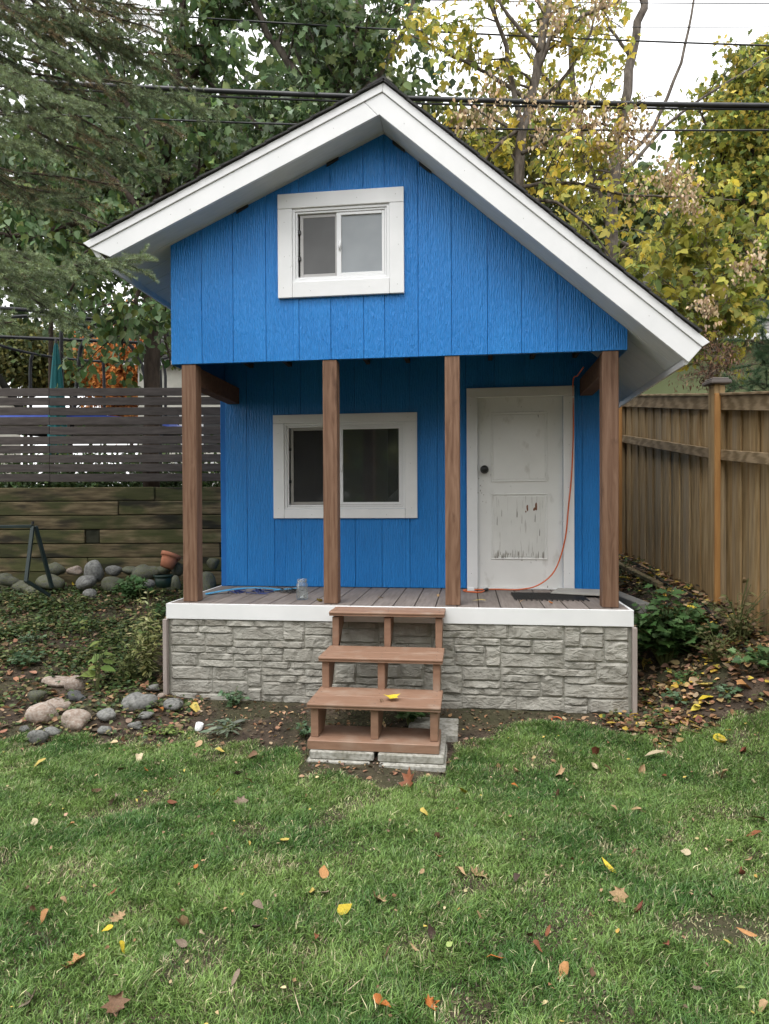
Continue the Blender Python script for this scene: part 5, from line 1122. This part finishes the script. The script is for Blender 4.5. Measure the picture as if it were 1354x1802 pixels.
# ---- blue spruce boughs at the upper left
def spruce():
    sp = root('blue_spruce', L(-5.0, 6.6, .5), 'blue green spruce with drooping boughs filling the upper left corner', 'tree')
    wood = MB(); tw = []                         # tw: (start, end, kind) needle bearing twigs
    X = L(-5.0, 6.6, 0)
    wood.tube([X, X+[0, 0, 4], X+[0, 0, 9.5]], [.2, .12], 10)
    spec = []                                    # boughs: end pixel, end depth, start height
    for (u, v, d, g) in [(150, 120, 5.6, 1), (175, 185, 5.3, 1), (70, 150, 5.0, 1), (110, 210, 5.1, 1), (60, 260, 5.0, 1), (260, 60, 6.2, .7), (330, 20, 6.6, .7), (330, 100, 6.4, .5), (390, 200, 6.6, .8), (320, 230, 6.3, .6), (300, 300, 6.3, .5), (230, 150, 6.0, .4), (200, 250, 6.0, .4), (120, 480, 4.6, 1), (60, 460, 4.6, 1), (120, 560, 4.7, 1), (70, 520, 4.6, 1), (20, 570, 4.5, 1), (262, 452, 4.45, .9), (210, 400, 5.2, .5), (150, 350, 5.4, .3), (230, 330, 5.8, .3), (60, 360, 5.4, .2), (20, 60, 5.4, .8), (90, -20, 5.8, .2), (170, 20, 6.1, .15), (250, 10, 6.2, .2), (40, 20, 5.6, .2), (130, 60, 5.9, .15), (290, 60, 6.3, .2), (100, 20, 5.8, .8), (190, 40, 6.0, .6), (-40, 200, 5, .9), (-60, 480, 4.5, .9), (280, 160, 6.3, .5), (10, 320, 5.5, .3), (110, 90, 5.9, .6), (230, -40, 6.2, .7), (60, -60, 5.9, .7), (330, -60, 6.4, .6), (180, 300, 5.9, .3), (270, 270, 6.2, .4), (250, 90, 6.3, .5), (350, 150, 6.6, .6), (20, 120, 5.7, .5), (150, 240, 5.9, .4)]:
        e = at(u, v, d); s0 = X.copy()+[0, 0, 0]; s0[2] = e[2]+rng.uniform(.5, 1.9)
        m1 = s0*.6+e*.4+[0, 0, .1]+rng.normal(0, .15, 3); m2 = s0*.25+e*.75+[0, 0, -.12]+rng.normal(0, .1, 3)
        P = []
        for t in np.linspace(0, 1, 13): P.append(s0*(1-t)**3+3*m1*t*(1-t)**2+3*m2*t*t*(1-t)+e*t**3)
        P = np.array(P); P[6:] += rng.normal(0, .012, (7, 3)); wood.tube(P, [.02, .005], 5)
        Lb = np.linalg.norm(e-s0)
        side0 = np.cross(e-s0, [0, 0, 1]); side0 /= np.linalg.norm(side0)
        K = 22
        for k in range(K):
            t = .42+.56*(k/K)**.75; f = t*12; i = min(11, int(f)); q = P[i]+(P[i+1]-P[i])*(f-i); tg = P[i+1]-P[i]; tg /= np.linalg.norm(tg)
            ra_ = rng.uniform(-.35, .35)-.15; upv = np.cross(side0, tg)
            side = (side0*math.cos(ra_)+upv*math.sin(ra_))*(1 if k % 2 else -1); l = (.13+.5*(1-t))*rng.uniform(.7, 1.3)
            dr = tg*rng.uniform(.7, 1)+side*.8+np.array([0, 0, rng.uniform(-.3, .05)]); dr /= np.linalg.norm(dr)
            e2 = q+dr*l+np.array([0, 0, -.1*l]); wood.tube([q, (q+e2)/2+[0, 0, .02*l], e2], [.0045, .002], 3, False)
            green = rng.uniform() < (.3+.7*g)*sstep(.4, .7, t)+.06
            tw.append((q, e2, 1 if green else 0, g))
            for j in range(2+int(l*6)):
                ft = rng.uniform(.15, .95); s_ = q+(e2-q)*ft; sg2 = 1 if j % 2 else -1
                d2 = dr*.8+np.cross(dr, upv+rng.normal(0, .15, 3))*sg2*.8+rng.normal(0, .07, 3); d2 /= np.linalg.norm(d2); l2 = rng.uniform(.10, .20)*(1.2-.5*ft)
                tw.append((s_, s_+d2*l2, 1 if green else 0, g))
        tw.append((P[9], P[12], 1, g))
    wood.build('trunk', BARKD, sp, 0, True, False)
    a = np.array([t[0] for t in tw]); b = np.array([t[1] for t in tw]); gr = np.array([t[2] for t in tw]); gg = np.array([t[3] for t in tw]); ln = np.linalg.norm(b-a, axis=1)
    keep_n = 600000; pr = ln*np.where(gr == 1, .55+.75*gg, .3); pr /= pr.sum(); ii = rng.choice(len(tw), keep_n, p=pr)
    t = rng.uniform(0, 1.0, keep_n)[:, None]; P = a[ii]+(b[ii]-a[ii])*t; ax = (b[ii]-a[ii])/ln[ii][:, None]
    T = rsph(keep_n); T -= (T*ax).sum(1)[:, None]*ax; T /= np.linalg.norm(T, axis=1)[:, None]; T = T+ax*.6+[0, 0, .2]
    g1 = np.array([(.15, .20, .085), (.20, .27, .14), (.27, .33, .20), (.19, .21, .08)]); b1 = np.array([(.22, .15, .07), (.14, .135, .055), (.26, .18, .10)])
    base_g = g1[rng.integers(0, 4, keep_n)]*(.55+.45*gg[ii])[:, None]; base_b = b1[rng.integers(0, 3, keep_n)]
    c = np.where((gr[ii] == 1)[:, None], base_g, base_b)*rng.uniform(.7, 1.3, (keep_n, 1))*(.42+1.1*t)  # paler tips; inner foliage shade put into the needle colour at twig bases
    q = P-CAM; dd = q@FW; k = (677+FPX*(q@RT)/dd > -260)
    # keep needles out of the roof
    k &= ~((P[:, 0] > -.7) & (P[:, 1] > -.26) & (P[:, 1] < 2.8) & (P[:, 2] < 3.9))
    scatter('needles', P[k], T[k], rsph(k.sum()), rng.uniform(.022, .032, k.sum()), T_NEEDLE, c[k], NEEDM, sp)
spruce()
# pine branch at the right edge, behind the fence
pn = root('pine_tree', L(4.5, 6.6, .9), 'green long needled pine whose branch tips show at the right edge over the fence', 'tree')
X = L(4.5, 6.6, .6); wd_ = MB().tube([X, X+[0, 0, 4.0]], [.08, .03], 8); PP = []; TT = []
for (u, v) in [(1320, 600), (1335, 640), (1318, 670), (1345, 560), (1350, 690), (1290, 680), (1345, 610), (1352, 655)]:
    e = at(u, v, 6.3); s0 = X.copy(); s0[2] = e[2]-.2; wd_.tube([s0, (s0+e)/2+[0, 0, .02], e], [.016, .004], 5)
    ax = (e-s0)/np.linalg.norm(e-s0)
    for k in range(7):
        q = s0+(e-s0)*rng.uniform(.55, 1); d1 = ax+rsph(1)[0]*.8; d1 /= np.linalg.norm(d1); e2 = q+d1*.22; wd_.tube([q, e2], [.004, .002], 3, False)
        n = 420; t = rng.uniform(.2, 1, (n, 1)); PP.append(q+(e2-q)*t); TT.append(rsph(n)*.9+d1*.9)
wd_.build('trunk', BARKD, pn, 0, True, False)
PP = np.concatenate(PP); TT = np.concatenate(TT); n = len(PP)
scatter('needles', PP, TT, rsph(n), rng.uniform(.05, .08, n), ([(-.014, 0, 0), (.014, 0, 0), (0, 1, 0)], [(0, 1, 2)]), pick([(.06, .12, .05), (.09, .16, .07), (.04, .08, .04)], n, .2), NEEDM, pn)

# ------------------------------------------------------------------ overhead cables
def wire(u0, v0, u1, v1, d0, d1, sag, r, label, m=WIREM):
    a = at(u0, v0, d0); b = at(u1, v1, d1); P = [a+(b-a)*t-[0, 0, sag*4*t*(1-t)] for t in np.linspace(0, 1, 30)]
    tag(MB().tube(P, r, 6).build('cable', m, None, 0, True), label, 'cable', 'overhead cables')
wire(-200, 128, 1560, 187, 8.4, 8.4, .10, .030, 'thickest black overhead cable bundle crossing behind the roof peak')
wire(-200, 140, 1560, 193, 8.42, 8.42, .10, .013, 'black messenger line wound just below the thickest cable bundle')
wire(-200, 186, 1560, 227, 8.5, 8.5, .12, .012, 'thin black cable running below the thick cable bundle')
wire(-200, -10, 1560, 86, 9, 9, .1, .011, 'thin black cable high above the roof, crossing the yellow tree')
wire(-200, 20, 1560, 46, 11, 11, .1, .007, 'faint thin wire above the second cable near the top')
wire(-200, -30, 1560, 6, 11, 11, .1, .007, 'uppermost faint wire along the top edge of the sky')

# ------------------------------------------------------------------ beyond the slat fence
tc = L(-5.6, 12.6, 1.7)
tr = root('trampoline', tc, 'round trampoline with black net poles and blue pad behind the slat fence', 'trampoline')
RR = 1.75; ZT = at(100, 755, 12.6)[2]; ZN = at(100, 603, 12.6)[2]
ang = np.linspace(0, 2*math.pi, 41)
def ring(z, rad): return [tc+[math.cos(a)*rad, math.sin(a)*rad, z-tc[2]] for a in ang]
MB().tube(ring(ZN, RR), .028, 6, False).build('top_ring', BLACKP, tr)
MB().tube(ring(ZT, RR), .04, 6, False).build('frame_ring', BLACKP, tr)
mb = MB(); V = []; F = []
for a in ang[:-1]:
    for rr, zz in ((RR-.28, ZT+.04), (RR+.03, ZT+.05), (RR+.05, ZT-.03)): V.append(tc+[math.cos(a)*rr, math.sin(a)*rr, zz-tc[2]])
for i in range(40):
    j = (i+1) % 40
    F += [(3*i, 3*i+1, 3*j+1, 3*j), (3*i+1, 3*i+2, 3*j+2, 3*j+1)]
mb.add(V, F).build('safety_pad', PADBLUE, tr)
MB().lathe((tc[0], tc[1], ZT+.01), [(RR-.2, 0), (0, 0)], 32).build('jump_mat', BLACK, tr)
for k in range(8):
    a = 2*math.pi*k/8+.35; o_ = np.array([math.cos(a), math.sin(a), 0])
    MB().tube([tc+o_*(RR+.08)-[0, 0, .1], tc+o_*(RR+.1)+[0, 0, ZN-tc[2]-.35], tc+o_*(RR+.07)+[0, 0, ZN-tc[2]-.12], tc+o_*(RR)+[0, 0, ZN-tc[2]]], .032, 7).build('net_pole', BLACKP, tr, 0, True)
# black arched swing / climber at right of trampoline
ar = root('climbing_arch', at(255, 690, 11), 'black curved tube arches of a play frame left of the upper blue wall', 'play frame')
for q in (px([(262, 900), (258, 690), (255, 650), (225, 595), (150, 560), (60, 545), (-60, 540)], 11.5), px([(282, 900), (283, 690), (281, 640), (272, 590), (245, 545)], 11), px([(110, 900), (140, 640), (142, 600), (205, 565)], 11.2), px([(245, 545), (270, 560), (300, 590), (330, 650)], 11)):
    Q = []
    for i in range(len(q)-1):
        for k in range(4): Q.append(q[i]+(q[i+1]-q[i])*k/4)
    Q.append(q[-1]); Q = np.array(Q); 
    for _ in range(2): Q[1:-1] = (Q[:-2]+Q[1:-1]+Q[2:])/3
    MB().tube(Q, .035, 7).build('arch_tube', BLACKP, ar, 0, True)
for q0, q1 in ((at(-60, 590, 11.4), at(250, 603, 11.4)),): MB().tube([q0, q1], .03, 6).build('cross_tube', BLACKP, ar)
# closed umbrella
um = root('patio_umbrella', groundz(100, 10.5), 'closed teal patio umbrella standing behind the slat fence', 'umbrella')
b = at(102, 800, 10.5); t_ = at(99, 600, 10.5); ax = t_-b
MB().tube([groundz(100, 10.5)+[0, 0, .1], t_+[0, 0, .03]], .02, 8).build('pole', BLACK, um)
V = []; F = []; n = 24; prof = [(0, .15), (.25, .14), (.5, .115), (.8, .065), (.95, .035), (1, .01)]
for t, rr in prof:
    for k in range(n):
        a = 2*math.pi*k/n; q = rr*(1 if k % 3 else .62); V.append(b+ax*t+np.array([math.cos(a)*q, math.sin(a)*q, 0]))
for i in range(len(prof)-1):
    for k in range(n): F.append((i*n+k, i*n+(k+1) % n, (i+1)*n+(k+1) % n, (i+1)*n+k))
MB().add(V, F).build('canopy', TEAL, um, 0, True)
# houses
def house_box(name, label, u0, u1, d, depth, ve, vr, wall, roofmat, side=False, wins=(), eave=.35, rows=14, hip=0):
    """plain gabled house facing the camera: u0..u1 pixels wide, eave at ve, ridge at vr"""
    a = at(u0, 888, d); b = at(u1, 888, d); la_, da = to_ld(a[0], a[1]); lb_, _ = to_ld(b[0], b[1]); zg = 1.4; ze = at((u0+u1)/2, ve, d)[2]; zr_ = at((u0+u1)/2, vr, d+depth/2)[2]
    r = root(name, L((la_+lb_)/2, d, zg), label, 'house')
    def bxL(nm, m, l0, l1, d0_, d1_, z0, z1, par=r):
        P = [L(l0, d0_, z0), L(l1, d0_, z0), L(l1, d1_, z0), L(l0, d1_, z0), L(l0, d0_, z1), L(l1, d0_, z1), L(l1, d1_, z1), L(l0, d1_, z1)]
        o = MB().add(P, [(0, 3, 2, 1), (4, 5, 6, 7), (0, 1, 5, 4), (1, 2, 6, 5), (2, 3, 7, 6), (3, 0, 4, 7)]).build(nm, m, par); return o
    wl = bxL('wall', wall, la_, lb_, d, d+depth, zg-.5, ze)
    for sd_ in (0, 1):
        n = rows
        for i in range(n):
            t0_, t1_ = i/n, (i+1)/n+.01
            dd0 = d-eave+(depth/2+eave)*t0_; dd1 = d-eave+(depth/2+eave)*t1_; z0 = ze-.05+(zr_-ze)*t0_; z1 = ze-.05+(zr_-ze)*t1_
            if sd_: dd0, dd1 = 2*d+depth-dd0, 2*d+depth-dd1
            hx = hip*t0_
            P = [L(la_-.3+hx, dd0, z0+.03), L(lb_+.3, dd0, z0+.03), L(lb_+.3, dd1, z1), L(la_-.3+hx, dd1, z1), L(la_-.3+hx, dd0, z0), L(lb_+.3, dd0, z0)]
            MB().add(P, [(0, 1, 2, 3), (4, 5, 1, 0), (4, 5, 2, 3)]).build('shingle_row', roofmat, r)
    for sx in (la_, lb_-.02):
        P = [L(sx, d, ze-.0), L(sx, d+depth, ze), L(sx, d+depth/2, zr_-.06)]; P2 = [p+RT0*.02 for p in P]
        MB().add(P+P2, [(0, 1, 2), (5, 4, 3), (0, 3, 4, 1), (1, 4, 5, 2), (2, 5, 3, 0)]).build('gable', wall, r)
    bxL('gutter', WHITE, la_-.3, lb_+.3, d-eave-.06, d-eave, ze-.12, ze-.01)
    for (l0, l1, z0, z1) in wins:
        f = bxL('window', VINYL, la_+l0, la_+l1, d-.05, d-.003, z0, z1); bxL('pane', BLACK, la_+l0+.06, la_+l1-.06, d-.06, d-.0505, z0+.06, z1-.06, f)
    return r
house_box('olive_house', 'olive green house with weathered grey shingle roof behind the cedar fence', 1085, 1520, 13.0, 7, 596, 470, OLIVEW, SHINGLE2, rows=26, hip=2.2)
house_box('cream_house', 'cream sided house glimpsed behind the slat fence and left post', 245, 420, 20, 8, 640, 560, PALEW, SHINGLE2, rows=12, wins=((.4, 1.3, 3.2, 4.4), (1.9, 2.8, 3.2, 4.4)))
house_box('grey_roofed_house', 'house with dark grey roof at the far left beyond the trampoline', -500, -95, 24, 5, 700, 640, PALEW, mat('slate_grey_roof', [(.07, .075, .08), (.12, .125, .13)], ns=20, rough=.9, var=.2), rows=10)
# pale garden fence of white pickets and hedge behind slats
wf = root('white_fence', L(-4, 13, 1.6), 'white picket fence glimpsed between the grey slats', 'fence')
for k in range(26):
    lt = -5.6+.19*k; MB().beam(L(lt, 14.4, 1.55), L(lt, 14.4, 2.55), .10, .03, FW0).build('picket', WHITE, wf)
MB().beam(L(-5.8, 14.44, 2.3), L(-.8, 14.44, 2.3), .03, .09).build('rail', WHITE, wf); MB().beam(L(-5.8, 14.44, 1.85), L(-.8, 14.44, 1.85), .03, .09).build('rail', WHITE, wf)
n = 16000; lt = rng.uniform(-9, -.6, n); dd = rng.uniform(9.6, 10.3, n); P = CAM+lt[:, None]*RT0+dd[:, None]*FW0; P[:, 2] = 1.65+np.abs(rng.normal(0, .32, n))+.1*wob(P[:, 0], P[:, 1], .8, 1)
tag(scatter('hedge', P, rsph(n)+[0, 0, .4], rsph(n)+[0, 0, .6], .07*rng.uniform(.6, 1.2, n), T_OVATE, pick([(.06, .11, .035), (.10, .15, .05), (.05, .08, .03)], n, .2), LEAF), 'low green hedge of small leaves glimpsed under the slat fence', 'hedge', None, 'stuff')

# the other side of the yard, behind the photographer (seen only in the window reflections)
for k, (lt, dd_, h_, rr) in enumerate([(-9, -10, 4.6, 3.0), (-4.6, -12, 4.2, 2.8), (-.4, -14, 5.0, 3.0), (4.2, -12, 4.0, 2.6), (8.4, -11, 5.0, 3.1), (13, -8, 5, 3.2), (-13, -6, 5, 3.2)]):
    b = L(lt, dd_, -.1); c = L(lt, dd_, h_)
    far_tree('yard_tree', 'leafy tree across the yard behind the photographer, number %s from the left' % ['two', 'three', 'four', 'five', 'six', 'seven', 'one'][k], 0, 0, 0, 0, 0, DG+OL, 4200, .42, place=(b, c, rr, h_-.6), group='trees across the yard')
tot = 0
for m_ in bpy.data.meshes: tot += sum(p.loop_total-2 for p in m_.polygons)
print('TRIS', tot)
